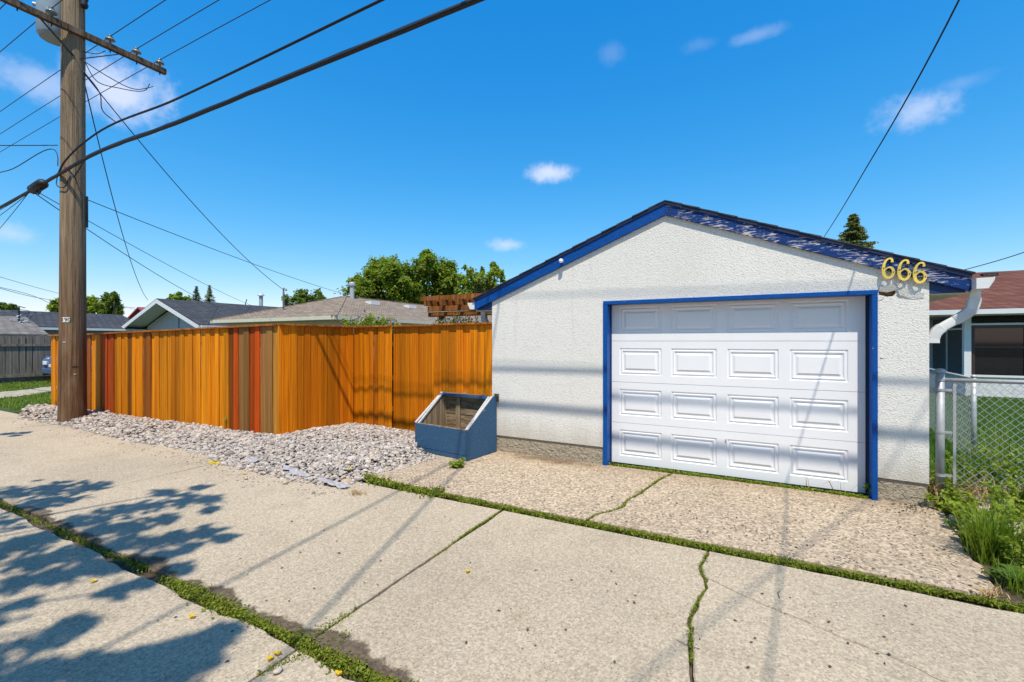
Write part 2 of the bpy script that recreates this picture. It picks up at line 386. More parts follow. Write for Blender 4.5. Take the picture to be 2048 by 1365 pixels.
def mk_paint(name, c, peel, peelcol=(.60, .56, .52), dark=(.03, .04, .10), rough=.5, st=(9, 9, 60)):
    m, nt, b = newmat(name); v = coords(nt)
    f = noise(nt, nd(nt, 'ShaderNodeMapping', {'Vector': v, 'Scale': st}).outputs[0], 1.0, 6, .68, .6)
    p2 = noise(nt, v, 2.4, 4, .6)
    fine = noise(nt, nd(nt, 'ShaderNodeMapping', {'Vector': v, 'Scale': (st[0] * 3, st[1] * 3, st[2] * 2)}).outputs[0], 1.0, 4)
    col = mixc(nt, smooth(nt, fine, .3, .7), [x * .72 for x in c], c)
    s = math_(nt, 'ADD', f, math_(nt, 'MULTIPLY', math_(nt, 'SUBTRACT', p2, .5), .5))
    col = mixc(nt, math_(nt, 'MULTIPLY', smooth(nt, s, .60 - peel * .5, .72 - peel * .5), .75), col, dark)
    col = mixc(nt, smooth(nt, s, .70 - peel, .745 - peel), col, peelcol)
    setcol(nt, b, col); b.inputs['Roughness'].default_value = rough; b.inputs['Specular IOR Level'].default_value = .2
    bump(nt, b, math_(nt, 'ADD', f, fine), .004, .7)
    return m
M['blue'] = mk_paint('blue_trim_paint', (.003, .085, .36), .0, rough=.42)
M['fascia_l'] = mk_paint('blue_fascia_paint', (.003, .075, .33), .03, (.10, .22, .45), (.004, .03, .14), .45)
M['fascia_r'] = mk_paint('peeling_blue_fascia_paint', (.005, .042, .19), .165, (.50, .47, .48), (.008, .012, .045), .55)
M['boxblue'] = mk_paint('faded_slate_blue_paint', (.045, .115, .22), .02, (.35, .38, .42), (.03, .07, .13), .7, (14, 14, 40))
M['boxwhite'] = mk_paint('chalky_white_paint', (.62, .60, .58), .02, (.30, .23, .16), (.45, .38, .32), .8)
M['blue_shaded'] = plain('shade_darkened_blue_paint', (.004, .028, .12), .5)  # trim blue darkened: shade on eave ends and door stops put into the colour
M['shingle_edge'] = plain('navy_painted_drip_edge', (.004, .012, .055), .6, var=.3, scale=30)
M['door'] = plain('white_door_steel', (.83, .83, .845), .42, var=.02, scale=2, bmp=.0012, bs=140)
M['white'] = plain('white_painted_aluminium', (.70, .70, .69), .4, var=.04)
M['soffit'] = plain('cream_soffit', (.62, .58, .44), .6, var=.05)
M['black'] = plain('black_rubber', (.012, .012, .013), .6)
M['dark'] = plain('dark_gap', (.02, .018, .016), .9)
M['steel'] = plain('galvanised_steel', (.46, .47, .48), .6, .45, var=.1, scale=20)
M['wire'] = plain('black_cable', (.012, .012, .016), .55)
M['copper'] = plain('aged_conductor', (.03, .03, .035), .5)
M['porcelain'] = plain('grey_glass_insulator', (.18, .22, .22), .2)
M['transformer'] = plain('grey_blue_enamel', (.30, .37, .42), .45, var=.08)
M['yellow'] = plain('yellow_enamel', (.86, .62, .11), .4, var=.06, scale=30)
M['yellowside'] = M['yellow']
M['glass'] = plain('window_glass', (.012, .014, .015), .04, spec=.5)
M['fabric'] = plain('grey_landscape_fabric', (.36, .34, .36), .85, var=.15)
M['lamp_glass'] = plain('white_globe_glass', (.85, .85, .84), .25)
M['greywall'] = plain('grey_painted_siding', (.30, .315, .345), .8, var=.05)
M['palewall'] = plain('pale_grey_siding', (.52, .53, .56), .8, var=.05)
M['creamwall'] = plain('cream_stucco_wall', (.55, .52, .40), .9, var=.06)
M['redwall'] = plain('dark_red_siding', (.28, .05, .06), .8)
M['whitebrick'] = plain('white_stone_wall', (.66, .65, .64), .9, var=.2, scale=12, bmp=.02, bs=30)
M['carblue'] = plain('blue_car_paint', (.07, .12, .23), .25, var=.03, spec=.6)
M['red'] = plain('red_lens', (.45, .02, .015), .25)
def mk_shingle(name, c, w=.3, h=.14):
    m, nt, b = newmat(name); v = coords(nt)
    vv = nd(nt, 'ShaderNodeMapping', {'Vector': v, 'Scale': (1 / w, 1 / w, 1 / h)}).outputs[0]
    x = nd(nt, 'ShaderNodeSeparateXYZ', {0: vv})
    uv = nd(nt, 'ShaderNodeCombineXYZ', {0: math_(nt, 'ADD', x.outputs[0], x.outputs[1]), 1: math_(nt, 'MULTIPLY', x.outputs[2], 2.5), 2: 0.0}).outputs[0]
    br = nd(nt, 'ShaderNodeTexBrick', {'Vector': uv, 'Color1': (*[y * .6 for y in c], 1), 'Color2': (*[y * 1.35 for y in c], 1), 'Mortar': (*[y * .3 for y in c], 1), 'Scale': 1.0, 'Mortar Size': .06, 'Bias': 0.0, 'Brick Width': 1.0, 'Row Height': 1.0})
    n = noise(nt, v, 3, 5)
    col = nd(nt, 'ShaderNodeHueSaturation', {'Color': br.outputs[0], 'Value': smooth(nt, n, .3, .7, .8, 1.2)}).outputs[0]
    col = mixc(nt, .45, col, c)
    setcol(nt, b, col); b.inputs['Roughness'].default_value = .95; b.inputs['Specular IOR Level'].default_value = .2
    bump(nt, b, br.outputs['Fac'], -.012)
    return m
M['sh_brown'] = mk_shingle('brown_grey_shingles', (.26, .20, .15))
M['sh_char'] = mk_shingle('charcoal_shingles', (.06, .064, .074))
M['sh_red'] = mk_shingle('red_brown_shingles', (.155, .062, .042))
M['sh_grey'] = mk_shingle('weathered_grey_shakes', (.20, .18, .165))
def mk_leaf(name, c, hue=.02, var=.4, trans=.35, rough=.6):
    m, nt, b = newmat(name)
    col = vary(nt, c, var, hue)
    setcol(nt, b, col); b.inputs['Roughness'].default_value = rough; b.inputs['Specular IOR Level'].default_value = .3
    tr = nd(nt, 'ShaderNodeBsdfTranslucent', {'Color': mixc(nt, 1.0, col, (1.3, 1.5, .6), 'MULTIPLY')})
    mx = nd(nt, 'ShaderNodeMixShader', {0: trans, 1: b.outputs[0], 2: tr.outputs[0]})
    nt.links.new(mx.outputs[0], nt.nodes['Material Output'].inputs['Surface'])
    return m
M['leaf'] = mk_leaf('maple_leaf', (.20, .255, .026), .02, .4, .5)
M['leaf_lt'] = mk_leaf('light_leaf', (.26, .31, .035), .02, .4, .5)
M['leaf_dk'] = mk_leaf('dark_leaf', (.13, .185, .026), .02, .4, .45)
M['needle'] = mk_leaf('spruce_needle', (.085, .125, .055), .015, .35, .2)
M['needle_y'] = mk_leaf('yellow_green_spruce_needle', (.15, .175, .05), .015, .35, .2)  # yellower green needles for two of the spruces
M['moss'] = mk_leaf('moss', (.19, .225, .02), .03, .45, .35)
M['grass'] = mk_leaf('grass_blade', (.19, .255, .03), .025, .4, .45)
M['lawn'] = mk_leaf('lawn_blade', (.09, .185, .02), .015, .35, .4)
M['weed'] = mk_leaf('weed_leaf', (.25, .31, .03), .035, .4, .45)
M['weed_dk'] = mk_leaf('plantain_leaf', (.06, .125, .015), .02, .3, .25)
M['straw'] = mk_leaf('dry_straw', (.42, .28, .12), .02, .35, .15)
M['yleaf'] = mk_leaf('yellow_leaf', (.72, .52, .02), .02, .2, .3)
M['blossom'] = mk_leaf('lilac_blossom', (.60, .50, .58), .03, .25, .2)
M['bark'] = plain('bark', (.11, .085, .06), .95, var=.35, scale=9, bmp=.03, bs=25, stretch=(3, 3, .6))
def mk_gravel():
    m, nt, b = newmat('washed_river_stone')
    r = nd(nt, 'ShaderNodeNewGeometry').outputs['Random Per Island']
    c = ramp(nt, r, [(0, (.25, .21, .185)), (.25, (.38, .325, .29)), (.55, (.50, .445, .395)), (.8, (.60, .54, .47)), (.92, (.52, .39, .27)), (1, (.70, .65, .58))])
    v = coords(nt)
    c = mixc(nt, smooth(nt, noise(nt, v, 70, 4), .4, .7), mixc(nt, 1.0, c, (.8, .8, .82), 'MULTIPLY'), c)
    setcol(nt, b, c); b.inputs['Roughness'].default_value = .85; b.inputs['Specular IOR Level'].default_value = .3
    return m
M['gravel'] = mk_gravel()

# ================================================================== THE GROUND
def sheet(name, x0, x1, y0, y1, z, mat, n=1):
    return obj(name, [(x0, y0, z), (x1, y0, z), (x1, y1, z), (x0, y1, z)], [(0, 1, 2, 3)], mat)
tag(sheet('ground', -600, 600, -600, 600, -.10, M['soil']), 'bare soil and lawn around the lots', kind='structure')
LANE_Y0, LANE_C, LANE_Y1 = -.95, 1.66, 3.88
lane = tag(sheet('alley_pavement', -70, 40, LANE_Y0, 4.02, -.035, M['dirt']), 'worn grey concrete alley paving in large slabs with mossy joints', kind='structure')
apron = tag(obj('driveway_apron', [(-4.4, 3.98, -.030), (1.62, 3.98, -.030), (1.75, 5.98, -.030), (-4.4, 5.98, -.030)], [(0, 1, 2, 3)], M['dirt']),
            'tan exposed aggregate concrete apron in front of the garage door', kind='structure')

def jag(p, q, amp, rs, step=.055):
    p = Vector(p); q = Vector(q); L = (q - p).length; n = max(2, int(L / step))
    d = (q - p) / L; nrm = Vector((-d.y, d.x)); out = []
    for i in range(n):
        t = i / n; x = L * t
        k = amp * (1.0 * mnoise.noise(Vector((x * 1.7, rs * 3.1, 0))) + .8 * mnoise.noise(Vector((x * 7, rs * 5.7, 4))) + .5 * mnoise.noise(Vector((x * 21, rs, 9))))
        e = min(1, min(t, 1 - t) * 8 + .3)
        out.append(p + d * x + nrm * k * e)
    return out
def slab(poly, parent, mat, top=0.0, thick=.09, amp=.018, seed=1, amps=None):
    pts = []
    for i in range(len(poly)):
        a = amps[i] if amps else amp
        pts += jag(poly[i], poly[(i + 1) % len(poly)], a, seed * 7.3 + i * 1.9)
    n = len(pts)
    cen = sum(pts, Vector((0, 0))) / n
    inner = [p + (cen - p).normalized() * .008 for p in pts]
    v = [(p.x, p.y, top - thick) for p in pts] + [(p.x, p.y, top - .007) for p in pts] + [(p.x, p.y, top) for p in inner]
    f = [(i, (i + 1) % n, n + (i + 1) % n, n + i) for i in range(n)] + [(n + i, n + (i + 1) % n, 2 * n + (i + 1) % n, 2 * n + i) for i in range(n)]
    f.append(tuple(range(2 * n, 3 * n)))
    return obj('slab', v, f, mat, parent)
def chain(pts, amp, seed):
    out = []
    for i in range(len(pts) - 1): out += [(p.x, p.y) for p in jag(pts[i], pts[i + 1], amp, seed + i * .77)]
    return out + [tuple(pts[-1])]
# alley slabs: two rows either side of the centre joint, cross joints every 4.26 m
JX = [-2.16 + 4.26 * k for k in range(-8, 4)]
g = .012
sd = 1
for i in range(len(JX) - 1):
    a, b = JX[i] + g, JX[i + 1] - g
    sd += 1
    slab([(a, LANE_Y0), (b, LANE_Y0), (b, LANE_C - .045), (a, LANE_C - .045)], lane, M['concrete'], amp=.014, seed=sd, amps=[.01, .012, .028, .012])
    ya = LANE_C + .045
    if i == 8:   # the slab in front of the door: cracked into three pieces
        c1 = chain([(-.265, ya), (-.25, 2.36), (-.33, 2.9), (-.27, 3.3), (-.34, 3.6), (-.31, LANE_Y1)], .018, 41)
        wid = lambda y: .006 + .016 * max(0, mnoise.noise(Vector((y * 4.3, 1, 7))) + .25) + (.008 if y < 2.7 else 0)
        slab([(a, ya)] + [(x - wid(y), y) for x, y in c1] + [(a, LANE_Y1)], lane, M['concrete'], seed=41, amps=[.02] + [0.0] * len(c1) + [.012])
        c2 = chain([(-.27, 3.43), (-.07, 3.31), (.25, 3.19), (.5, 3.08), (.845, 2.93), (1.4, 2.62), (b, 2.45)], .022, 43)
        lo = [q for q in c1 if q[1] < 3.42]; hi = [q for q in c1 if q[1] > 3.46]
        slab([(x + .006, y) for x, y in lo] + [(x, y - .0055 - .004 * mnoise.noise(Vector((x * 9, 3, 0)))) for x, y in c2] + [(b, ya)], lane, M['concrete'], seed=42, amps=[0.0] * (len(lo) + len(c2)) + [.02])
        slab([(x, y + .005) for x, y in c2] + [(b, LANE_Y1)] + [(x + .006, y) for x, y in hi[::-1]], lane, M['concrete'], top=.0015, seed=44, amps=[0.0] * len(c2) + [.012] + [0.0] * len(hi))
    else:
        am = [.03, .012, .012, .012]
        slab([(a, ya), (b, ya), (b, LANE_Y1), (a, LANE_Y1)], lane, M['concrete'], top=-.001, seed=sd + 60, amps=am)
# apron slabs
ck = [(-1.345, 4.03), (-1.30, 4.2), (-1.14, 4.5), (-1.16, 4.66), (-1.06, 5.0), (-1.02, 5.35), (-.90, 5.8), (-.88, 5.93)]
ck = chain(ck, .03, 50)
slab([(-4.22, 4.06)] + [(x - .018, y) for x, y in ck] + [(-4.3, 5.93)], apron, M['apron'], top=.006, seed=51, amps=[.014] + [0.0] * len(ck) + [.03])
slab([(x + .016, y) for x, y in ck[::-1]] + [(1.40, 4.05), (1.50, 4.9), (1.66, 5.96)], apron, M['apron'], top=.008, seed=52, amps=[0.0] * (len(ck) - 1) + [.014, .05, .05, .012])

# brown washed-in dirt on the apron by the stucco foot, damp silt along the centre joint
def patch(name, outline, z, mat, amp=.03, seed=3):
    pts = []
    for i in range(len(outline)): pts += jag(outline[i], outline[(i + 1) % len(outline)], amp, seed + i, .03)
    return obj(name, [(p.x, p.y, z + .004 * mnoise.noise(Vector((p.x * 9, p.y * 9, 0)))) for p in pts], [tuple(range(len(pts)))], mat)
def gp(u, v): p = gnd(u, v); return (p.x, p.y)

# ------------------------------------------------------------------ small blades and leaves (numpy)
def blades(P, h, w, lean, rng, bend=True):
    P = np.asarray(P, float); n = len(P)
    a = rng.uniform(0, 2 * np.pi, n); d = np.stack([np.cos(a), np.sin(a), np.zeros(n)], 1); s = np.stack([-np.sin(a), np.cos(a), np.zeros(n)], 1)
    h = np.broadcast_to(h, n)[:, None] * rng.uniform(.6, 1.3, (n, 1)); w = np.broadcast_to(w, n)[:, None] * rng.uniform(.7, 1.3, (n, 1))
    ln = rng.uniform(.1, 1, (n, 1)) * lean
    z = np.array([0, 0, 1.0])
    b0 = P - s * w / 2; b1 = P + s * w / 2
    m = P + d * h * ln * .35 + z * h * .6
    m0 = m - s * w * .4; m1 = m + s * w * .4
    t = P + d * h * ln + z * h * (1 - .25 * ln)
    V = np.stack([b0, b1, m0, m1, t], 1).reshape(-1, 3)
    i = np.arange(n)[:, None] * 5
    F = np.concatenate([i + [0, 1, 3], i + [0, 3, 2], i + [2, 3, 4]], 0)
    return V, F
def leaves(P, size, rng, flat=.3, nrm=None):
    P = np.asarray(P, float); n = len(P)
    N = rng.normal(size=(n, 3)); N[:, 2] = np.abs(N[:, 2]) + flat
    if nrm is not None: N = N * .7 + nrm
    N /= np.linalg.norm(N, axis=1)[:, None]
    T = np.cross(N, rng.normal(size=(n, 3))); T /= np.linalg.norm(T, axis=1)[:, None]
    B = np.cross(N, T); sz = np.broadcast_to(size, n)[:, None] * rng.uniform(.6, 1.35, (n, 1))
    q = [P - T * sz * .5, P + B * sz * .32 + N * sz * .1, P + T * sz * .6, P - B * sz * .32 + N * sz * .1]
    V = np.stack(q, 1).reshape(-1, 3); i = np.arange(n)[:, None] * 4
    F = np.concatenate([i + [0, 1, 2], i + [0, 2, 3]], 0)
    return V, F
def cat(*vf):
    V = []; F = []; o = 0
    for v, f in vf: V.append(v); F.append(f + o); o += len(v)
    return np.concatenate(V), np.concatenate(F)
def strip_pts(poly, n, width, rng, z=0.0, clump=0.0):
    poly = [Vector(p) for p in poly]; seg = [(poly[i + 1] - poly[i]).length for i in range(len(poly) - 1)]; L = sum(seg)
    out = []
    while len(out) < n:
        s = rng.uniform(0, L); s0 = s; i = 0
        while i < len(seg) - 1 and s > seg[i]: s -= seg[i]; i += 1
        if clump and mnoise.noise(Vector((s0 * 2.3, L * 3.1, clump * 17))) < rng.uniform(-.6, clump - .6 + .5): continue
        d = (poly[i + 1] - poly[i]).normalized(); p = poly[i] + d * s
        ww = width * (.75 + .6 * mnoise.noise(Vector((s0 * 4, 5, L))))
        off = rng.normal() * ww * .32
        out.append((p.x - d.y * off, p.y + d.x * off, z))
    return out
def moss(name, label, poly, n, width, h, seed, clump=0.0, z=-.012, mat='moss'):
    rng = np.random.default_rng(seed)
    P = strip_pts(poly, n, width, rng, z, clump)
    hh = np.array([h * (.7 + .6 * max(-.4, mnoise.noise(Vector((p[0] * 5, p[1] * 5, 1))))) for p in P])
    V, F = cat(blades(P, hh, h * .34, 1.0, rng), leaves([(p[0], p[1], z + .012 + rng.uniform(0, h * .6)) for p in P[::2]], h * .55, rng, .9))
    o = npobj(name, V, F, M[mat]); tag(o, label, kind='stuff'); return o
def gl(pts): return [gp(u, v) for u, v in pts]
moss('joint_moss', 'thick band of green moss between the alley slabs and the garage apron', [gp(728, 955), gp(800, 974), gp(900, 992)] + [(-2.6, 3.96), (-1.5, 3.95), (-.4, 3.96), (.6, 3.965), (1.25, 3.965), (1.75, 3.96)], 9500, .105, .032, 1, z=-.014)
moss('joint_moss', 'loose sprigs of moss at the gravel end of the apron joint', [gp(728, 955), gp(800, 976), gp(880, 990)], 700, .2, .05, 2, z=0)
moss('joint_moss', 'patchy moss in the centre joint of the alley', [(-14, LANE_C), (-6.4, LANE_C), (-4, LANE_C + .005)], 2600, .07, .028, 3, .25)
moss('joint_moss', 'bright green moss filling the near end of the alley centre joint', [(-4.0, LANE_C + .01), (-3, LANE_C), (-2.2, LANE_C), (-1.3, LANE_C - .01)], 3600, .10, .03, 4, .1)
moss('joint_moss', 'thin line of moss along the cross joint of the alley', [(-2.16, 3.86), (-2.17, 3.2), (-2.15, 2.8)], 900, .022, .02, 5, .2)
moss('joint_moss', 'scraps of moss where the cross joint meets the centre joint', [(-2.16, 2.1), (-2.16, 1.7), (-2.35, 1.75), (-2.0, 1.85), (-2.16, 1.4)], 700, .09, .022, 6, .3)
moss('joint_moss', 'moss in the crack that splits the apron', ck[::3], 1300, .05, .026, 7, .15)
moss('joint_moss', 'short sprig of moss on the branching apron crack', [gp(1255, 996), gp(1252, 1022)], 60, .03, .02, 8)
moss('joint_moss', 'moss in the upper part of the crack across the alley slab', [(-.31, 3.86), (-.34, 3.6), (-.27, 3.3), (-.33, 2.95), (-.28, 2.5)], 750, .03, .02, 9, .35)
moss('joint_moss', 'low weeds growing along the foot of the garage door', [(-1.72, 5.95), (-.9, 5.97), (0, 5.96), (.7, 5.95), (1.07, 5.93)], 2600, .07, .032, 10, .15, z=.004, mat='weed')

# ------------------------------------------------------------------ washed stone bed along the fence
FA1 = Vector((-6.86, 4.80)); FA0 = Vector((-15.0, 4.52)); FB = Vector((-6.58, 6.12)); FC1 = Vector((-3.50, 6.10))
bed_front = [gp(u, v) for u, v in [(38, 838), (130, 853), (250, 882), (330, 893), (400, 908), (440, 928), (500, 945), (560, 958), (640, 972), (700, 971), (745, 953), (800, 938), (845, 927), (880, 915)]]
bed = bed_front + [(-4.35, 5.3), (-4.3, 6.02), (FB.x, FB.y - .05), (FA1.x + .02, FA1.y), (FA0.x, FA0.y - .02), (-15.3, 4.2)]
def inside(p, poly):
    x, y = p; c = False; j = len(poly) - 1
    for i in range(len(poly)):
        xi, yi = poly[i]; xj, yj = poly[j]
        if (yi > y) != (yj > y) and x < (xj - xi) * (y - yi) / (yj - yi) + xi: c = not c
        j = i
    return c
def edge_dist(p, line):
    best = 9; x, y = p
    for i in range(len(line) - 1):
        ax, ay = line[i]; bx, by = line[i + 1]; dx, dy = bx - ax, by - ay
        t = max(0, min(1, ((x - ax) * dx + (y - ay) * dy) / (dx * dx + dy * dy)))
        best = min(best, math.hypot(x - ax - t * dx, y - ay - t * dy))
    return best
def bed_h(x, y):
    e = edge_dist((x, y), bed_front)
    k = min(1, e / .55); base = .10 * (k * k * (3 - 2 * k)) 
    return base + .025 * mnoise.noise(Vector((x * 1.4, y * 1.4, 3))) * k + .05 * math.exp(-((x + 6.1) ** 2 + (y - 5.5) ** 2) / .5)
xs = np.arange(-15.3, -3.9, .16); ys = np.arange(3.5, 6.3, .08); idx = {}; v = []; f = []
for i, x in enumerate(xs):
    for j, y in enumerate(ys):
        if inside((x, y), bed): idx[i, j] = len(v); v.append((x, y, bed_h(x, y) - .02))
for (i, j) in idx:
    if all((i + a, j + b) in idx for a, b in ((1, 0), (0, 1), (1, 1))): f.append((idx[i, j], idx[i + 1, j], idx[i + 1, j + 1], idx[i, j + 1]))
gb = tag(obj('gravel_bed', v, f, M['dirt'], smooth=True), 'raised bed under the washed stones along the cedar fence', kind='structure')
ico = bmesh.new(); bmesh.ops.create_icosphere(ico, subdivisions=2, radius=1.0)
IV = np.array([q.co[:] for q in ico.verts]); IF = np.array([[q.index for q in t.verts] for t in ico.faces]); ico.free()
ico = bmesh.new(); bmesh.ops.create_icosphere(ico, subdivisions=1, radius=1.0)
IV1 = np.array([q.co[:] for q in ico.verts]); IF1 = np.array([[q.index for q in t.verts] for t in ico.faces]); ico.free()
def stones(P, size, rng, hi=False):
    BV, BF = (IV, IF) if hi else (IV1, IF1)
    # facet the base shapes so that stones look broken and water-worn, not round
    V = []; F = []; o = 0
    for p in P:
        s = size * math.exp(rng.normal() * .30)
        b = BV.copy()
        for _ in range(3):
            nrm = rng.normal(size=3); nrm /= np.linalg.norm(nrm); dd = b @ nrm; lim = rng.uniform(.45, .8)
            b = b - np.outer(np.maximum(0, dd - lim), nrm)
        b = b * (1 + .12 * rng.normal(size=(len(b), 1)) * (0.6 if hi else 1))
        b = b * np.array([s * rng.uniform(.9, 1.5), s * rng.uniform(.7, 1.05), s * rng.uniform(.45, .8)])
        a = rng.uniform(0, 6.28); t = rng.normal() * .45; ca, sa, ct, st = math.cos(a), math.sin(a), math.cos(t), math.sin(t)
        Rm = np.array([[ca, -sa, 0], [sa, ca, 0], [0, 0, 1]]) @ np.array([[1, 0, 0], [0, ct, -st], [0, st, ct]])
        V.append(b @ Rm.T + np.array(p)); F.append(BF + o); o += len(b)
    return np.concatenate(V), np.concatenate(F)
rng = np.random.default_rng(11); P = []
bx0, bx1 = -15.3, -3.9
while len(P) < 14500:
    x = rng.uniform(bx0, bx1); y = rng.uniform(3.45, 6.15)
    if not inside((x, y), bed): continue
    if x < -9 and rng.uniform() > .45: continue
    if -4.40 < x < -3.3 and 5.22 < y: continue
    P.append((x, y, bed_h(x, y) + rng.uniform(-.012, .018)))
near = [p for p in P if p[0] > -8.5]; far = [p for p in P if p[0] <= -8.5]
V, F = cat(stones(near, .0205, rng, True), stones(far, .028, rng, False))
tag(npobj('washed_gravel', V, F, M['gravel'], smooth=True), 'pale grey washed river stones heaped along the foot of the cedar fence', kind='stuff')
# strays in front of the heap
P = []
while len(P) < 420:
    i = rng.integers(0, len(bed_front) - 1); t = rng.uniform(); a = Vector(bed_front[i]); b = Vector(bed_front[i + 1]); p = a.lerp(b, t)
    d = abs(rng.normal()) * .22; P.append((p.x + .1 * rng.normal(), p.y - d, .004))
V, F = stones(P, .010, rng, False)
tag(npobj('gravel_chips', V, F, M['gravel']), 'small stone chips strewn on the concrete in front of the stone bed', kind='stuff')
grp = 'single stones lying loose on the concrete'
LOOSE = [((571, 966), .035, 'flat loose grey stone on concrete before the front of the stone bed'), ((574, 918), .0, ''), ((494, 1147), .02, 'lone small grey stone out in the middle of the alley'),
         ((555, 1344), .035, 'grey stone at the mossy joint crossing near the front edge'), ((905, 925), .032, 'white stone left of the weed at the blue planter foot'), ((890, 926), .03, 'grey stone beside the front board of the blue planter'),
         ((944, 925), .032, 'pale stone right beside the front corner of the blue planter'), ((958, 922), .034, 'pale flat stone along the right side of the blue planter'), ((970, 919), .026, 'small pale stone by the back of the blue planter side'),
         ((492, 958), .03, 'brownish stone broken away from the left of the stone bed'), ((632, 985), .0, '')]
for (uv, s, lb) in LOOSE:
    if not s: continue
    p = gnd(*uv, .01); s *= .72; V, F = stones([(0, 0, 0)], s, rng, True)
    o = npobj('loose_stone', V, F, M['gravel'], smooth=True); o.location = (p.x, p.y, .008 + s * .4); tag(o, lb, 'stone', grp)
# torn weed-barrier cloth showing at the edge of the stones
def cloth(cu, cv, L, Wd, ang, lb, seed):
    p = gnd(cu, cv, .03); v = []; f = []; n, m = 14, 6; ca, sa = math.cos(ang), math.sin(ang)
    for i in range(n):
        for j in range(m):
            a = (i / (n - 1) - .5) * L; b = (j / (m - 1) - .5) * Wd * (1 - .55 * abs(i / (n - 1) - .5) * 2) + .05 * mnoise.noise(Vector((i * .5, seed, j * .4)))
            v.append((p.x + a * ca - b * sa, p.y + a * sa + b * ca, .032 + .03 * mnoise.noise(Vector((a * 7, b * 9, seed))) + max(0, bed_h(p.x + a * ca - b * sa, p.y + a * sa + b * ca) if inside((p.x + a * ca - b * sa, p.y + a * sa + b * ca), bed) else 0)))
    for i in range(n - 1):
        for j in range(m - 1): f.append((i * m + j, (i + 1) * m + j, (i + 1) * m + j + 1, i * m + j + 1))
    o = obj('landscape_fabric', v, f, M['fabric'], smooth=True)
    md = o.modifiers.new('thick', 'SOLIDIFY'); md.thickness = .003
    tag(o, lb, 'fabric', 'scraps of weed barrier fabric at the stone edge')
cloth(590, 946, .62, .12, R(-6), 'long scrap of grey weed fabric poking out of the stones', 1)
cloth(665, 966, .50, .13, R(-4), 'grey weed fabric strip at the front tip of the stones', 2)
cloth(505, 925, .26, .12, R(-12), 'small scrap of grey weed fabric at the left of the stone edge', 3)

# ------------------------------------------------------------------ grass verge and path left, lawn and weeds right
tag(obj('grass_verge', [(-60, 3.9, -.02), (-15.2, 3.9, -.02), (-14.9, 4.5, -.02), (-14.9, 20, -.02), (-60, 20, -.02)], [(0, 1, 2, 3, 4)], M['grassbase']), 'grass verge beyond the cedar fence', kind='structure')
pp = [gp(-40, 800), gp(40, 793), gp(120, 781), gp(150, 772), gp(120, 771), gp(40, 781), gp(-40, 788)]
tag(patch('side_path', pp, .0, M['sandpath'], .12, 4), 'pale sandy path crossing the grass verge', kind='structure')
rng = np.random.default_rng(21); P = []; path = pp
while len(P) < 26000:
    x = rng.uniform(-34, -14.8); y = rng.uniform(3.85, 9.5)
    if x / y < -4.6 or inside((x, y), path): continue
    if y < 4.1 + .15 * mnoise.noise(Vector((x * 2, 0, 0))) : continue
    P.append((x, y, -.02))
tag(npobj('verge_grass', *blades(P, .085, .012, .9, rng), M['grass']), 'short grass on the verge beside the sandy path', kind='stuff')
P = []
for cx, cy, n, s in ((-15.35, 4.95, 800, .28), (-15.1, 4.75, 500, .2), (-16.0, 5.2, 500, .3)):
    P += [(cx + rng.normal() * s, cy + rng.normal() * s * .5, -.02) for _ in range(n)]
tag(npobj('tall_grass', *blades(P, .30, .014, 1.0, rng), M['grass']), 'clump of uncut grass at the end of the cedar fence', kind='stuff')
tag(obj('lawn', [(1.68, 6.5, -.02), (14, 6.5, -.02), (20, 30, -.02), (1.68, 30, -.02)], [(0, 1, 2, 3)], M['grassbase']), 'neighbouring green lawn behind the chain link fence', kind='structure')
P = []
while len(P) < 42000:
    y = 6.7 + 11.6 * rng.uniform() ** 1.4; x = rng.uniform(1.7, min(9, y * .48 + .3))
    if x / y < .23: continue
    P.append((x, y, -.02))
hh = np.array([.13 if p[1] < 9 else .085 for p in P])
tag(npobj('lawn_grass', *blades(P, hh, .009, .8, rng), M['lawn']), 'dense green lawn grass seen through the chain link', kind='stuff')

# ================================================================== THE GARAGE
WY = 5.906; GX0, GX1 = -3.46, 1.545; GD = 12.2; MX = -.957
RZ, SL, FY = 3.39, .39, 5.868                # ridge top, roof slope, fascia face
roofz = lambda x: RZ - SL * abs(x - MX)
gar = thing('garage', 'white stucco single garage with blue trim and low gable roof', 'garage', (MX, 9.0, 0))
OX0, OX1, OZ = -1.692, 1.091, 2.13            # door opening
def plate(name, outer, holes, y0, y1, mat, parent):
    bm = bmesh.new(); edges = []
    for loop in [outer] + holes:
        vs = [bm.verts.new((x, y0, z)) for x, z in loop]
        edges += [bm.edges.new((vs[i], vs[(i + 1) % len(vs)])) for i in range(len(vs))]
    bmesh.ops.triangle_fill(bm, edges=edges, use_beauty=True)
    ex = bmesh.ops.extrude_face_region(bm, geom=bm.faces[:])
    for q in ex['geom']:
        if isinstance(q, bmesh.types.BMVert): q.co.y = y1
    bmesh.ops.recalc_face_normals(bm, faces=bm.faces)
    me = bpy.data.meshes.new(name); bm.to_mesh(me); bm.free(); me.materials.append(mat)
    return link(bpy.data.objects.new(name, me), parent)
def rough(loop, amp, seed, step=.02):
    out = []
    for i in range(len(loop)):
        out += [(p.x, p.y) for p in jag(loop[i], loop[(i + 1) % len(loop)], amp, seed + i, step)]
    return out
def wp(u, v, Y=WY): p = onY(u, v, Y); return (p.x, p.z)
PZ = .245
zc = lambda x: roofz(x) - .045
hole = rough([wp(1757, 583.5), wp(1776, 585), wp(1791, 580), wp(1793, 585), wp(1786, 593), wp(1774, 594), wp(1757, 590)], .010, 5)
outer = [(GX0, PZ), (OX0 - .05, PZ - .004), (OX0 - .05, OZ + .035), (OX1 + .04, OZ + .035), (OX1 + .04, PZ), (GX1, PZ - .01), (GX1, zc(GX1)), (MX, zc(MX)), (GX0, zc(GX0))]
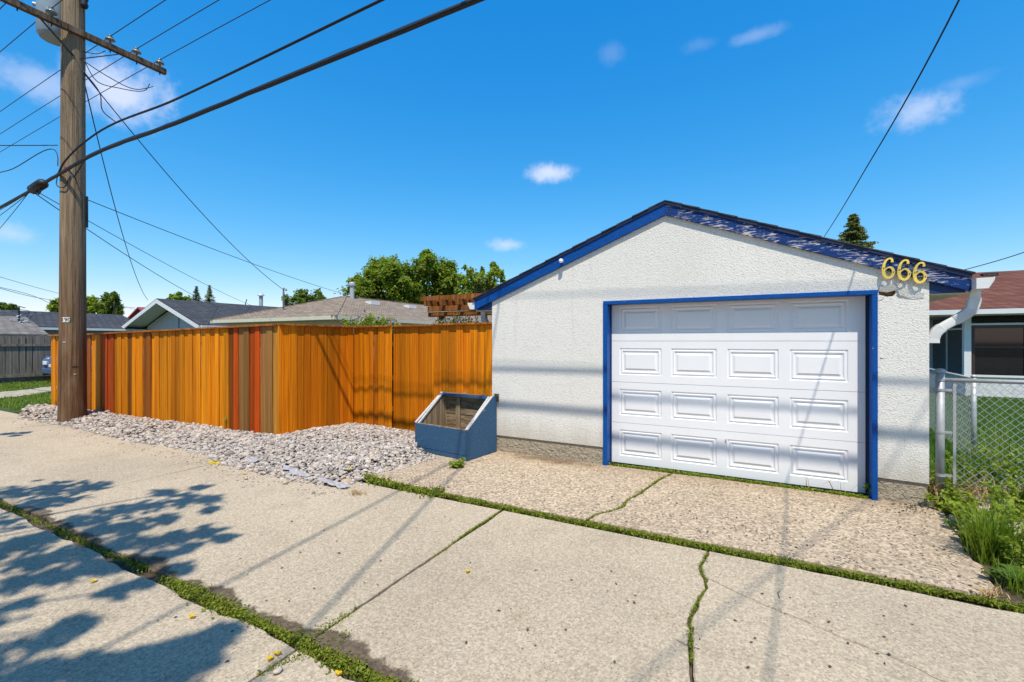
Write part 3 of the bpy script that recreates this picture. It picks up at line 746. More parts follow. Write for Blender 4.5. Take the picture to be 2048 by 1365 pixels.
plate('front_wall', outer, [hole], WY, WY + .05, M['stucco'], gar)
MB().box(GX0, OX0 - .05, WY + .052, WY + .20, 0, 2.25).box(OX1 + .04, GX1, WY + .052, WY + .20, 0, 2.25).box(OX0 - .05, OX1 + .04, WY + .052, WY + .20, OZ + .06, 2.25).build('wall_core', M['drydirt'], gar)
MB().box(GX0, GX0 + .15, WY + .21, GD, 0, 2.2).build('side_wall', M['stucco'], gar)
MB().box(GX1 - .15, GX1, WY + .21, GD, 0, 2.2).build('side_wall', M['stucco'], gar)
MB().box(GX0 + .16, GX1 - .16, GD - .15, GD, 0, 2.25).build('back_wall', M['stucco'], gar)
# lifted sheets of cracked stucco above the right of the door
fl1 = rough([wp(1757, 582), wp(1757, 575), wp(1770, 573.5), wp(1786, 569), wp(1794, 574), wp(1795, 579), wp(1786, 581.5), wp(1775, 584.5)], .008, 15)
fl2 = rough([wp(1795, 582), wp(1804, 577), wp(1812, 576), wp(1816, 583), wp(1818, 592), wp(1830, 589), wp(1836, 584), wp(1848, 586), wp(1848, 596), wp(1820, 598), wp(1800, 592)], .009, 25)
for fl, t in ((fl1, .03), (fl2, .026)):
    n = len(fl); zmin = min(z for x, z in fl); zmax = max(z for x, z in fl)
    v = [(x, WY - .004 - t * (z - zmin) / (zmax - zmin), z) for x, z in fl] + [(x, WY + .01, z) for x, z in fl]
    obj('stucco_flake', v, [tuple(range(n))] + [(i, (i + 1) % n, n + (i + 1) % n, n + i) for i in range(n)], M['stucco'], gar)
def crackline(px, w, seed):
    pts = []
    for i in range(len(px) - 1): pts += [(p.x, p.y) for p in jag(wp(*px[i]), wp(*px[i + 1]), .012, seed + i, .015)]
    pts.append(wp(*px[-1]))
    v = []; f = []
    for i, (x, z) in enumerate(pts):
        k = w * (.5 + .8 * abs(mnoise.noise(Vector((x * 30, z * 30, seed))))) * min(1, (len(pts) - 1 - i) / 5 + .15)
        v += [(x, WY - .003, z - k), (x, WY - .003, z + k)]
    for i in range(len(pts) - 1): f.append((2 * i, 2 * i + 1, 2 * i + 3, 2 * i + 2))
    obj('wall_crack', v, f, M['dark'], gar)
crackline([(1790, 574), (1799, 566), (1808, 560), (1822, 555)], .005, 2)
crackline([(1846, 587), (1838, 589), (1830, 592), (1816, 597)], .006, 3)
crackline([(1757, 604), (1764, 600), (1773, 592)], .003, 4)
crackline([(1760, 716.5), (1773, 717.5)], .006, 6)
MB().box(GX0 + .012, OX0 - .05, WY + .018, WY + .20, -.05, PZ - .002).build('parged_base', M['parging'], gar)
MB().box(OX1 + .04, GX1 - .012, WY + .018, WY + .20, -.05, PZ - .012).build('parged_base', M['parging'], gar)
# roof: two sheathing slopes with shingle courses, drip edge, fascia boards
for s, mt in ((-1, 'fascia_l'), (1, 'fascia_r')):
    xe = MX + s * 2.795
    fn = lambda p, h: (p[0], h, p[1])
    MB().prism([(MX, RZ - .010), (xe, roofz(xe) - .010), (xe, roofz(xe) - .045), (MX, RZ - .045)], fn, FY + .012, GD + .1).build('roof_deck', M['dark'], gar)
    nC = 14; mb = MB()
    for k in range(nC):
        a = k / nC; b2 = (k + 1) / nC
        xa, xb = MX + s * 2.82 * a, MX + s * 2.82 * b2
        mb.prism([(xa, roofz(xa) - .006), (xb, roofz(xb) - .006), (xb, roofz(xb) + .012), (xa, roofz(xa) + .003)], fn, FY - .02 - .006 * (k % 2), GD + .12)
    mb.build('roof_shingles', M['sh_char'], gar)
    # drip edge: uneven torn roll roofing folded over the board
    top = []; bot = []
    for i in range(40):
        x = MX + s * 2.80 * i / 39
        top.append((x, roofz(x) - .004)); bot.append((x, roofz(x) - .040 - .010 * mnoise.noise(Vector((x * 1.6, s, 0))) - .006 * (1 if mnoise.noise(Vector((x * .8, s, 5))) > .1 else 0)))
    MB().prism(top + bot[::-1], fn, FY - .014, FY - .002).build('drip_edge', M['shingle_edge'], gar)
    fb = MB().prism([(MX, RZ - .02), (xe, roofz(xe) - .02), (xe, roofz(xe) - .178), (MX, RZ - .178)], fn, FY, FY + .034).build('fascia_board', M[mt], gar, bevel=.003)
    if s == 1: tag(fb, 'weathered fascia board with peeling blue paint')
    # boxed eave: end filler, soffit, back fascia, gutter
    xw = GX0 if s < 0 else GX1; zs = roofz(xe) - .182
    MB().prism([(xw + s * .004, zs + .002), (xe - s * .03, zs + .002), (xe - s * .03, zs + .03), (xw + s * .004, roofz(xw) - .16)], fn, FY + .036, FY + .055).build('eave_end', M['blue_shaded'], gar)
    MB().box(min(xw + s * .003, xe), max(xw + s * .003, xe), FY + .057, GD, zs - .012, zs).build('soffit', M['soffit'], gar)
    MB().box(min(xe - s * .02, xe), max(xe - s * .02, xe), FY + .057, GD, zs + .002, roofz(xe) - .05).build('eave_fascia', M['white'], gar)
    prof = [(0, 0), (.085, 0), (.10, .03), (.125, .075), (.13, .105), (.12, .105), (.115, .08), (.088, .012), (.012, .012), (.012, .10), (0, .10)]
    gx = xe + s * .004; gz = zs + .018
    MB().prism([(gx + s * a, gz + b2) for a, b2 in prof], fn, FY - .10 if s > 0 else FY + .02, GD).build('gutter', M['white'], gar)
    MB().prism([(gx + s * a, gz + b2) for a, b2 in [(0.001, .001), (.085, .001), (.10, .03), (.124, .075), (.128, .102), (0.001, .10)]], fn, FY - .104 if s > 0 else FY + .014, FY - .101 if s > 0 else FY + .0165).build('gutter_end', M['white'], gar)
# downspouts
yd = 5.98
def spout(pts, parent):
    # smooth the path, then a ribbed elbow pipe of rounded rectangular section
    q = [Vector(p) for p in pts]
    for _ in range(3):
        r_ = [q[0]]
        for i in range(len(q) - 1): r_ += [q[i].lerp(q[i + 1], .25), q[i].lerp(q[i + 1], .75)]
        q = r_ + [q[-1]]
    o = MB().tube(q, .04, 20, True, (.034, .042)).build('downspout', M['white'], parent, True); autosmooth(o, 50)
    for i in range(2, len(q) - 2):
        bend = (q[i + 1] - q[i]).angle(q[i] - q[i - 1])
        if bend > .035:
            for k in (0, .5):
                c = q[i].lerp(q[i + 1], k); d = (q[i + 1] - q[i]).normalized()
                MB().tube([c - d * .0035, c + d * .0035], .04, 20, True, (.0395, .0480)).build('elbow_rib', M['white'], o)
    return o
zs = roofz(MX + 2.795) - .18
sp = spout([(1.895, yd, zs + .03), (1.895, yd, zs - .10), (1.86, yd, zs - .20), (1.66, yd, zs - .33), (1.60, yd, zs - .40), (1.592, yd, zs - .475)], gar)
MB().tube([(1.592, yd, zs - .44), (1.592, yd, zs - .49)], .04, 20, True, (.039, .047)).build('cuff', M['white'], sp)
MB().tube([(1.592, yd, zs - .488), (1.592, yd, zs - .4915)], .04, 20, True, (.034, .042)).build('opening', M['dark'], sp)
sl_ = roofz(MX - 2.795) - .18
spout([(-3.80, yd + .25, sl_ + .03), (-3.80, yd + .25, sl_ - .12), (-3.76, yd + .25, sl_ - .2), (-3.57, yd + .25, sl_ - .32), (-3.53, yd + .25, sl_ - .45), (-3.53, yd + .25, .2)], gar)
# blue door frame
fr = MB()
fr.box(OX0 - .058, OX0, WY - .018, WY + .20, -.02, OZ).build('door_jamb', M['blue'], gar, bevel=.003)
MB().box(OX1, OX1 + .048, WY - .018, WY + .20, -.03, OZ).build('door_jamb', M['blue'], gar, bevel=.003)
MB().box(OX0 - .058, OX1 + .048, WY - .0195, WY + .20, OZ + .001, OZ + .047).build('door_header', M['blue'], gar, bevel=.003)
DY = WY + .165
MB().box(OX1 - .014, OX1 - .001, DY - .035, DY - .003, 0, OZ - .002).build('door_stop', M['blue_shaded'], gar)
MB().box(OX0 + .001, OX0 + .012, DY - .035, DY - .003, 0, OZ - .002).build('door_stop', M['blue_shaded'], gar)
MB().box(OX1 - .024, OX1 - .0145, DY - .02, DY - .003, 0, OZ - .002).build('weather_strip', M['black'], gar)
# sectional door: four sections with four raised panels each
gd = MB().box(OX0 + .004, OX1 - .002, DY + .045, DY + .06, .0, OZ + .05).build('garage_door', M['door'], gar)
PXS = [(-1.577, -1.034), (-.917, -.387), (-.271, .267), (.375, .919)]
SEC = [(.022, .558), (.562, 1.100), (1.104, 1.648), (1.652, 2.19)]
def door_section(z0, z1):
    bm = bmesh.new(); xa, xb = OX0 - .01, OX1 + .01
    xs_ = [xa] + [x for p in PXS for x in p] + [xb]; zz = [z0, z0 + .098, z1 - .092, z1]
    def V_(x, y, z): return bm.verts.new((x, y, z))
    def quad(a, b, c, d): bm.faces.new((a, b, c, d))
    for i in range(len(xs_) - 1):
        for j in range(3):
            ispan = (i % 2 == 1) and j == 1
            x0, x1, a, b = xs_[i], xs_[i + 1], zz[j], zz[j + 1]
            if not ispan:
                quad(V_(x0, DY, a), V_(x1, DY, a), V_(x1, DY, b), V_(x0, DY, b)); continue
            rings = [(0, 0), (.010, .010), (.020, .010), (.026, .002), (.038, .002), (.048, .012), (.062, .012), (.085, .001)]
            prev = None
            for ins, dep in rings:
                r4 = [V_(x0 + ins, DY + dep, a + ins), V_(x1 - ins, DY + dep, a + ins), V_(x1 - ins, DY + dep, b - ins), V_(x0 + ins, DY + dep, b - ins)]
                if prev:
                    for k in range(4): quad(prev[k], prev[(k + 1) % 4], r4[(k + 1) % 4], r4[k])
                prev = r4
            quad(*prev)
    # lips at the section joints
    for z, zz2 in ((z0, z0 + .0), (z1, z1)):
        quad(V_(xa, DY, z), V_(xb, DY, z), V_(xb, DY + .04, z), V_(xa, DY + .04, z))
    bmesh.ops.remove_doubles(bm, verts=bm.verts, dist=1e-5); bmesh.ops.recalc_face_normals(bm, faces=bm.faces)
    me = bpy.data.meshes.new('door_section'); bm.to_mesh(me); bm.free(); me.materials.append(M['door'])
    return link(bpy.data.objects.new('door_section', me), gd)
for a, b in SEC: door_section(a, b)
MB().box(OX0 + .006, OX1 - .004, DY - .004, DY + .035, .002, .021).build('bottom_seal', M['black'], gd)
for x, z in ((-.285, .455), (-.285, .43)):
    MB().lathe([(.001, -.004), (.009, -.004), (.009, .002), (.001, .002)], (x, DY - .002, z), 8, 'Y').build('bolt', M['steel'], gd)
# small globe lamp on the left fascia
gl_ = onY(1122, 522, FY - .05)
lampo = thing('globe_lamp', 'small white globe light fixed to the left blue fascia', 'lamp', gl_)
s_ = MB(); prof = [(.002, -.03)] + [(.03 * math.sin(a), -.03 * math.cos(a)) for a in np.linspace(.3, 2.84, 9)] + [(.002, .03)]
s_.lathe(prof, gl_, 16, 'Y').build('globe', M['lamp_glass'], lampo, True)
MB().lathe([(.014, .02), (.018, .022), (.018, .05), (.002, .05)], gl_, 12, 'Y').build('socket', M['white'], lampo)
# house numbers 6 6 6
def six(px, which):
    c = onY(px[0], px[1], FY - .012); Hh = .205
    path = [(.26, .86), (.20, .95), (.05, .985), (-.12, .93), (-.26, .78), (-.34, .56), (-.35, .36), (-.28, .16), (-.12, .045), (.06, .03), (.22, .10), (.31, .24), (.31, .38), (.22, .50), (.06, .555), (-.10, .52), (-.22, .43), (-.28, .34)]
    wid = [.10, .10, .075, .09, .13, .165, .175, .165, .12, .10, .12, .15, .15, .115, .075, .06, .05, .04]
    P2 = []; W2 = []
    for i in range(len(path) - 1):
        for k in range(4):
            t = k / 4; P2.append(Vector(path[i]).lerp(Vector(path[i + 1]), t)); W2.append(wid[i] * (1 - t) + wid[i + 1] * t)
    for _ in range(2): P2 = [P2[0]] + [(P2[i - 1] + P2[i] * 2 + P2[i + 1]) / 4 for i in range(1, len(P2) - 1)] + [P2[-1]]
    mb = MB(); n = len(P2); v = []; f = []; k0 = 0
    for i, p in enumerate(P2):
        d = (P2[min(i + 1, n - 1)] - P2[max(i - 1, 0)]).normalized(); m_ = Vector((-d.y, d.x))
        for sgn in (1, -1):
            q = p + Vector((m_.x * 1.22, m_.y * 1.05)) * sgn * W2[i] / 2
            x, z = c.x + q.x * Hh * .60, c.z + (q.y - .5) * Hh
            v += [(x, FY - .020 - .0005 * (i % 2), z), (x, FY - .003, z)]
    for i in range(n - 1):
        a = i * 4; b = a + 4
        f += [(a, b, b + 2, a + 2), (a + 1, a + 3, b + 3, b + 1), (a, a + 1, b + 1, b), (a + 2, b + 2, b + 3, a + 3)]
    mb.add(v, f)
    e = thing('house_number', 'yellow metal numeral 6, %s of the three on the blue fascia' % which, 'number', (c.x, FY - .003, c.z), 'yellow house numbers on the garage fascia')
    mb.build('numeral', M['yellow'], e)
    t = P2[0]; MB().lathe([(.001, -.0235), (.011, -.0235), (.012, -.02), (.012, -.003), (.001, -.003)], (c.x + (t.x * .60 - .02) * Hh, FY, c.z + (t.y - .53) * Hh), 14, 'Y').build('curl_end', M['yellow'], e)
    for hx, hz in ((-.33, .52), (.31, .30)):
        MB().lathe([(.0005, -.0245), (.005, -.0245), (.005, -.019), (.0005, -.019)], (c.x + hx * Hh * .60, FY, c.z + (hz - .5) * Hh), 8, 'Y').build('screw', M['dark'], e)
six((1777, 537), 'leftmost'); six((1808.5, 540.5), 'middle'); six((1840, 546), 'rightmost')

# ================================================================== CEDAR FENCE
def board_mesh(k):
    w, t = .5, .011                            # unit width and height; object scale sets both
    c = .035
    poly = [(-w, t), (-w, -t + .004), (-w + c, -t), (w - c, -t), (w, -t + .004), (w, t)]
    v = [(x, y, 0) for x, y in poly] + [(x, y, 1) for x, y in poly]; n = 6
    f = [tuple(range(n)), tuple(range(n, 2 * n))[::-1]] + [(i, n + i, n + (i + 1) % n, (i + 1) % n) for i in range(n)]
    me = bpy.data.meshes.new('board'); me.from_pydata(v, [], f); me.update(); me.materials.append(M['board'])
    bm = bmesh.new(); bm.from_mesh(me); bmesh.ops.recalc_face_normals(bm, faces=bm.faces); bm.to_mesh(me); bm.free()
    return me
BM_ = board_mesh(0)
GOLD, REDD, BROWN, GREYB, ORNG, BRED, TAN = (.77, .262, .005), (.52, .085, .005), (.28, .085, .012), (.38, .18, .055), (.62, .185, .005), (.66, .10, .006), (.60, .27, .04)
ARANGE = [(-999, 160, GOLD), (160, 183, BROWN), (183, 196, GOLD), (196, 207, ORNG), (207, 226, REDD), (226, 258, GOLD), (258, 267, BROWN), (267, 291, GOLD), (291, 305, BROWN), (305, 455, GOLD), (455, 465, BROWN), (465, 483, BRED),  # brown range beside the pole puts the shade there into the board colour
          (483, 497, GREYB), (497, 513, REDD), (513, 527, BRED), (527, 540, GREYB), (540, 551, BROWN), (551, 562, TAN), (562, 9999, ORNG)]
def acol(u, i, default=None):
    c = default
    if c is None:
        for a, b, cc in ARANGE:
            if a <= u < b: c = cc
    k = 1 + .20 * math.sin(i * 12.9898 + 1.3) + .14 * math.sin(i * 4.7)
    return (min(1, c[0] * k), c[1] * k * (1 + .06 * math.sin(i * 7.7)), c[2] * k, 1)
BOARD_ME = {}
def run(parent, p0, p1, zt0, zt1, zb, wb, col, seed, stagger=.018, cap=True, thick=True, name='board', mesh=None, capmat='cap', overhang=.062):
    p0 = Vector(p0); p1 = Vector(p1); L = (p1 - p0).length; d = (p1 - p0) / L; n_ = Vector((d.y, -d.x))   # n_: face normal towards the alley
    ang = math.atan2(d.y, d.x); n = max(1, round(L / wb)); rs = random.Random(seed)
    xx = 0; i = 0; ws = [wb * rs.uniform(.84, 1.14) for _ in range(n)]; k = L / sum(ws)
    for i, w in enumerate(ws):
        w *= k; c = p0 + d * (xx + w / 2) + n_ * (stagger * ((i % 2) - .5) + rs.uniform(-.003, .003))
        t = (xx + w / 2) / L; zt = zt0 * (1 - t) + zt1 * t - .028 + rs.uniform(-.004, .004)
        o = bpy.data.objects.new(name, mesh or BM_)
        o.location = (c.x, c.y, zb); o.rotation_euler = (rs.uniform(-.003, .003), rs.uniform(-.002, .002), ang + rs.uniform(-.012, .012))
        o.scale = (w - .010 if i % 2 else w + .006, 1, zt - zb)
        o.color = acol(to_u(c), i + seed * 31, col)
        link(o, parent); xx += w
    if cap:
        a = Vector((p0.x, p0.y, zt0 - .012)) + Vector((n_.x, n_.y, 0)) * (overhang - .07); b = Vector((p1.x, p1.y, zt1 - .012)) + Vector((n_.x, n_.y, 0)) * (overhang - .07)
        MB().beam(a, b, .14, .032).build('cap_rail', M[capmat], parent, bevel=.003)
    for z in (.45, 1.0, 1.6):
        a = p0 - n_ * .035; b = p1 - n_ * .035
        MB().beam((a.x, a.y, z), (b.x, b.y, z), .04, .085).build('rail', M['cap'], parent)
fence = thing('cedar_fence', 'tall orange stained cedar board fence along the stone bed', 'fence', (-10, 4.8, 0))
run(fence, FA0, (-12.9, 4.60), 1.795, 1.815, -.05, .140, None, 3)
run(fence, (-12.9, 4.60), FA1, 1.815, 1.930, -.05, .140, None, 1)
run(fence, FA1 + Vector((.012, -.004)), FB, 1.932, 1.925, -.05, .138, (.74, .215, .004), 2, .004)
G0, G1 = -5.62, -4.66
run(fence, FB + Vector((.02, .0)), (G0 - .012, 6.10), 1.925, 1.925, -.05, .140, (.80, .24, .005), 4)
run(fence, (G1 + .012, 6.03), (FC1.x + .02, 6.03), 1.93, 1.935, -.05, .140, (.82, .25, .006), 6)
for x, y in ((-13.0, 4.66), (-10.9, 4.72), (-8.9, 4.80), (-6.94, 4.88), (-6.66, 6.2), (G0 - .06, 6.2), (G1 + .06, 6.2), (-3.60, 6.15)):
    MB().box(x - .045, x + .045, y - .0, y + .09, -.05, 1.78).build('post', M['cap'], fence)
gate = thing('wooden_gate', 'orange cedar board gate panel between the fence corner and the planter', 'gate', ((G0 + G1) / 2, 6.12, 0))
run(gate, (G0, 6.145), (G1, 6.145), 1.925, 1.925, .06, .140, (.76, .225, .004), 5, .005, overhang=.07)
# a yellow-green leaf stuck between boards and weeds at the foot are small plants
# ================================================================== BLUE PLANTER BOX (old cold frame)
pl_o = gnd(935, 924); ang = R(-7.5)
plb = thing('planter_box', 'faded blue wooden cold frame box with open sloping top', 'planter', (pl_o.x, pl_o.y, 0))
T = Matrix.Translation((pl_o.x, pl_o.y, 0)) @ Matrix.Rotation(ang, 4, 'Z')     # local: x to the left is negative, y back
BW, BD, HF, HB, TB = 1.04, .66, .425, .83, .03
def side(x0, x1, name='side_panel', mat='boxblue', ins=0.0, par=plb, ztop=0.0):
    poly = [(ins, .012), (BD - ins, .012), (BD - ins, HB + ztop), (BD - .10, HB + ztop), (ins, HF + ztop)]
    return MB().prism(poly, lambda p, h: T @ Vector((h, p[0], p[1])), x0, x1).build(name, M[mat], par, bevel=.003)
side(-TB, 0); side(-BW, -BW + TB)
MB().box(-BW + TB + .002, -TB - .002, .001, TB, .075, HF - .004, T).build('front_panel', M['boxblue'], plb, bevel=.003)
MB().box(-BW + TB + .002, -TB - .002, .004, TB, .012, .071, T).build('front_skirt', M['boxblue'], plb, bevel=.003)
MB().box(-BW + TB + .002, -TB - .002, BD - TB, BD - .002, .012, .505, T).build('back_panel', M['raw_wood_h'], plb)
MB().box(-BW + TB + .002, -TB - .002, BD - TB - .006, BD - .004, .508, HB - .004, T).build('back_panel', M['raw_wood_h'], plb)
MB().box(-BW + TB + .002, -TB - .002, BD - TB - .09, BD - TB - .002, HB - .045, HB - .006, T).build('top_rail', M['boxblue'], plb, bevel=.003)
for x0, x1 in ((-TB - .022, -TB - .001), (-BW + TB + .001, -BW + TB + .022)):
    # bare inner lining of the sides, with a white stop strip along the slope
    MB().prism([(TB + .002, .02), (BD - TB - .002, .02), (BD - TB - .002, HB - .06), (BD - .12, HB - .06), (TB + .002, HF - .03)], lambda p, h: T @ Vector((h, p[0], p[1])), x0, x1).build('side_lining', M['raw_wood'], plb)
ds = Vector((0, BD - .10, HB - HF)).normalized()
for x, w_ in ((-.015, .034), (-BW + .015, .034)):
    a = Vector((x, 0.0, HF + .006)); b = Vector((x, BD - .10, HB + .006))
    MB().beam(T @ a, T @ b, w_, .012).build('white_strip', M['boxwhite'], plb)
for x in (-.052, -BW + .052):
    a = Vector((x, .03, HF - .004)); b = Vector((x, BD - .12, HB - .004))
    MB().beam(T @ a, T @ b, .026, .022).build('stop_strip', M['boxwhite'], plb)
MB().box(-BW + TB + .004, -TB - .004, .004, TB + .004, HF - .003, HF + .004, T).build('front_edge', M['raw_wood'], plb)
MB().box(-BW + .27, -BW + .36, BD - TB - .025, BD - TB - .004, .05, HB - .06, T).build('inner_batten', M['raw_wood'], plb)
MB().box(-BW + TB + .003, -TB - .003, TB + .003, BD - TB - .003, .02, .14, T).build('soil', M['dirt'], plb)
for x in (-.25, -.62):
    MB().box(x - .02, x + .02, BD - .02, BD - .004, HB - .003, HB + .02, T).build('hinge', M['steel'], plb)
MB().box(-.05, .02, BD + .001, BD + .03, HB - .08, HB + .035, T).build('corner_block', M['grey_board'], plb)

# ================================================================== UTILITY POLE
PX, PY = -12.36, 4.05
pole = thing('utility_pole', 'weathered brown wooden utility pole with crossarm rising beside the fence', 'utility pole', (PX, PY, 0))
v = []; f = []; n, m = 40, 90
for j in range(m + 1):
    z = -.1 + 10.6 * j / m; r = .215 - .0042 * max(0, z) - .0 ; r += .012 * math.exp(-z / .35)
    for i in range(n):
        a = 2 * math.pi * i / n
        q = r * (1 + .025 * mnoise.noise(Vector((math.cos(a) * 1.4, math.sin(a) * 1.4, z * .5))) + .018 * mnoise.noise(Vector((math.cos(a) * 5, math.sin(a) * 5, z * .4))))
        q += .010 * max(0, mnoise.noise(Vector((a * 1.6, z * 3.4, 2))) - .35) * 3
        v.append((PX + .012 * z * .3 + q * math.cos(a), PY + q * math.sin(a), z))
for j in range(m):
    for i in range(n): f.append((j * n + i, j * n + (i + 1) % n, (j + 1) * n + (i + 1) % n, (j + 1) * n + i))
f.append(tuple(m * n + i for i in range(n)))
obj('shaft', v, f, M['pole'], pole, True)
AZ = 7.93; AX = PX + .235
arm = MB().box(AX - .047, AX + .047, 2.42, 5.62, AZ - .062, AZ + .062).build('crossarm', M['arm'], pole, bevel=.006)
for y in (3.44, 4.78):
    MB().beam((AX + .052, y, AZ - .05), (PX + .20, 4.05 + (.05 if y > 4 else -.05), 7.42), .012, .045, (1, 0, 0)).build('arm_brace', M['wire'], pole)
INS = [2.72, 3.19, 3.66, 4.58, 5.05, 5.50]
for y in INS:
    ins = MB().lathe([(.001, .062), (.018, .064), (.018, .13), (.085, .135), (.09, .15), (.06, .19), (.035, .20), (.045, .215), (.045, .235), (.02, .25), (.001, .25)], (AX, y, AZ), 16).build('insulator', M['porcelain'], pole, True)
    MB().lathe([(.001, -.12), (.012, -.12), (.012, -.062), (.001, -.062)], (AX, y, AZ), 8).build('pin', M['wire'], ins)
    MB().tube([(AX - .05, y, AZ + .225), (AX - .02, y + .04, AZ + .24), (AX + .02, y - .04, AZ + .235), (AX + .05, y, AZ + .225)], .008, 6).build('tie_wire', M['wire'], ins)
tr = MB().lathe([(.02, 7.86), (.24, 7.86), (.285, 7.92), (.285, 8.95), (.30, 8.96), (.30, 9.02), (.2, 9.1), (.02, 9.12)], (PX - .36, PY - .15, 0), 28).build('transformer', M['transformer'], pole, True); autosmooth(tr, 40)
for a, z in ((-1.9, 8.45), (-1.2, 8.6), (-.6, 8.3)):
    c = Vector((PX - .36 + .33 * math.cos(a), PY - .15 + .33 * math.sin(a), z))
    MB().tube([Vector((PX - .36, PY - .15, z)) + (c - Vector((PX - .36, PY - .15, z))) * .8, c], [.05, .035], 10).build('bushing', M['transformer'], tr)
MB().box(PX - .2, PX - .05, PY - .12, PY + .1, 8.2, 8.3).build('bracket', M['wire'], tr)
MB().lathe([(.001, 0), (.05, 0), (.07, .06), (.05, .12), (.07, .18), (.05, .24), (.001, .24)], (PX + .30, PY + .08, 8.45), 12).build('arrester', M['wire'], pole, True)
MB().beam((PX + .15, PY + .08, 8.6), (PX + .32, PY + .08, 8.6), .03, .03).build('arrester_arm', M['wire'], pole)
# ground-wire moulding on the right flank, number tag, nails and scars
MB().box(PX + .15, PX + .17, PY + .155, PY + .19, 4.0, 4.65).build('conduit', M['wire'], pole)
def onpole(u, v, lift=0.0):
    a, b = ray_q(u); # nearest intersection of a sight line with the shaft
    d0 = (a * PX + b * PY) / (a * a + b * b); r = .20 + lift; cx, cy = PX - a * d0, PY - b * d0
    k = math.sqrt(max(1e-6, r * r - (cx * cx + cy * cy))) / math.hypot(a, b); d = d0 - k
    return Vector((a * d, b * d, CH + (682.5 - v) / FPX * d))
def wrap(name, u0, u1, v0, v1, mat, lift=.006, par=None):
    vs = []; N_ = 8
    for i in range(N_):
        u = u0 + (u1 - u0) * i / (N_ - 1)
        for vv in (v1, v0): vs.append(onpole(u, vv, lift))
    return obj(name, vs, [(2 * i, 2 * i + 2, 2 * i + 3, 2 * i + 1) for i in range(N_ - 1)], mat, par or pole)
tg = wrap('number_tag', 124.5, 140, 635, 644.8, M['white'], .020)
tc = bpy.data.curves.new('tagtext', 'FONT'); tc.body = '190'; tc.size = .105; tc.extrude = .0008; tc.align_x = 'CENTER'; tc.align_y = 'CENTER'
to = bpy.data.objects.new('tagtext', tc); COL.objects.link(to); dg = bpy.context.evaluated_depsgraph_get()
me = bpy.data.meshes.new_from_object(to.evaluated_get(dg)); bpy.data.objects.remove(to)
c0 = onpole(131.5, 640.2, .020); out = Vector((c0.x - PX, c0.y - PY, 0)).normalized(); rt = Vector((-out.y, out.x, 0))
for q in me.vertices:
    x, y = q.co.x * .92, q.co.y; an = x / .21
    o2 = out * math.cos(an) + rt * math.sin(an)
    q.co = Vector((PX, PY, 0)) + o2 * (.2235 + q.co.z) + Vector((0, 0, c0.z + y))
me.materials.clear(); me.materials.append(M['black']); link(bpy.data.objects.new('tag_digits', me), tg)
wrap('scar', 144, 156, 733, 735.5, M['dark'], .016); wrap('staple', 147, 153, 747.5, 750.5, M['sandpath'], .017); wrap('staple', 126, 131, 683.5, 686, M['steel'], .017)
wrap('red_ribbon', 128, 133, 334, 345, M['red'], .012)
# ------------------------------------------------------------------ overhead wires, each a thing of its own
def wire(label, pts, r, sag=0.0, name='overhead_wire', n=28, cat='wire', grp='overhead wires', mat='wire', wob=0.0):
    pts = [Vector(p) for p in pts]; out = []
    if len(pts) == 2:
        for i in range(n + 1):
            t = i / n; p = pts[0].lerp(pts[1], t); p.z -= sag * 4 * t * (1 - t); out.append(p)
    else:                                       # smooth curve through the points
        ds = [(pts[i + 1] - pts[i]).length for i in range(len(pts) - 1)]; tg_ = []
        for i in range(len(pts)):
            if i == 0: tg_.append((pts[1] - pts[0]) / ds[0])
            elif i == len(pts) - 1: tg_.append((pts[-1] - pts[-2]) / ds[-1])
            else: tg_.append(((pts[i + 1] - pts[i]) / ds[i] * ds[i - 1] + (pts[i] - pts[i - 1]) / ds[i - 1] * ds[i]) / (ds[i] + ds[i - 1]))
        for i in range(len(pts) - 1):
            for k in range(12):
                t = k / 12; a, b, ma, mb_ = pts[i], pts[i + 1], tg_[i] * ds[i], tg_[i + 1] * ds[i]
                out.append(a * (2 * t ** 3 - 3 * t * t + 1) + ma * (t ** 3 - 2 * t * t + t) + b * (3 * t * t - 2 * t ** 3) + mb_ * (t ** 3 - t * t))
        out.append(pts[-1])
    if wob:
        for i, p in enumerate(out): p.z += wob * mnoise.noise(Vector((i * .7, r * 900, 0)))
    o = MB().tube(out, r, 6).build(name, M[mat], None, True)
    return tag(o, label, cat, grp)
CY = 3.845
wire('thick black telephone cable running along the alley past the pole', [(-70, CY + .1, 5.1), (-13.5, CY, 4.93), (-12.0, CY - .02, 5.02), (-11.28, CY, 5.10), (-8, CY, 5.07), (-2.44, CY, 5.05), (6, CY, 5.07), (32, CY, 5.6)], .030, name='telephone_cable', wob=.012)
wire('thin support strand lashed on top of the thick telephone cable', [(-13.5, CY, 4.965), (-12.0, CY - .02, 5.055), (-11.28, CY, 5.135), (-8, CY, 5.102), (-2.44, CY, 5.085), (6, CY, 5.105), (32, CY, 5.65)], .008, wob=.012)
wire('thinner black cable above the thick one, along the alley', [(PX + .02, PY - .23, 5.0), (-12.0, CY - .05, 5.15), (-11.6, CY, 5.36), (-11.1, CY + .02, 5.47), (-8, CY + .02, 5.46), (-2.44, CY + .02, 5.53), (6, CY, 5.6), (32, CY, 6.1)], .017, name='telephone_cable')
spl = onX(75, 374, -13.43)
sb = thing('splice_case', 'black cable splice case hanging on the cable left of the pole', 'splice case', (-13.43, CY, 4.9))
MB().tube([(-13.78, CY, 4.90), (-13.70, CY, 4.91), (-13.2, CY, 4.96), (-13.1, CY, 4.965)], [.04, .10, .10, .04], 12).build('case', M['black'], sb, True)
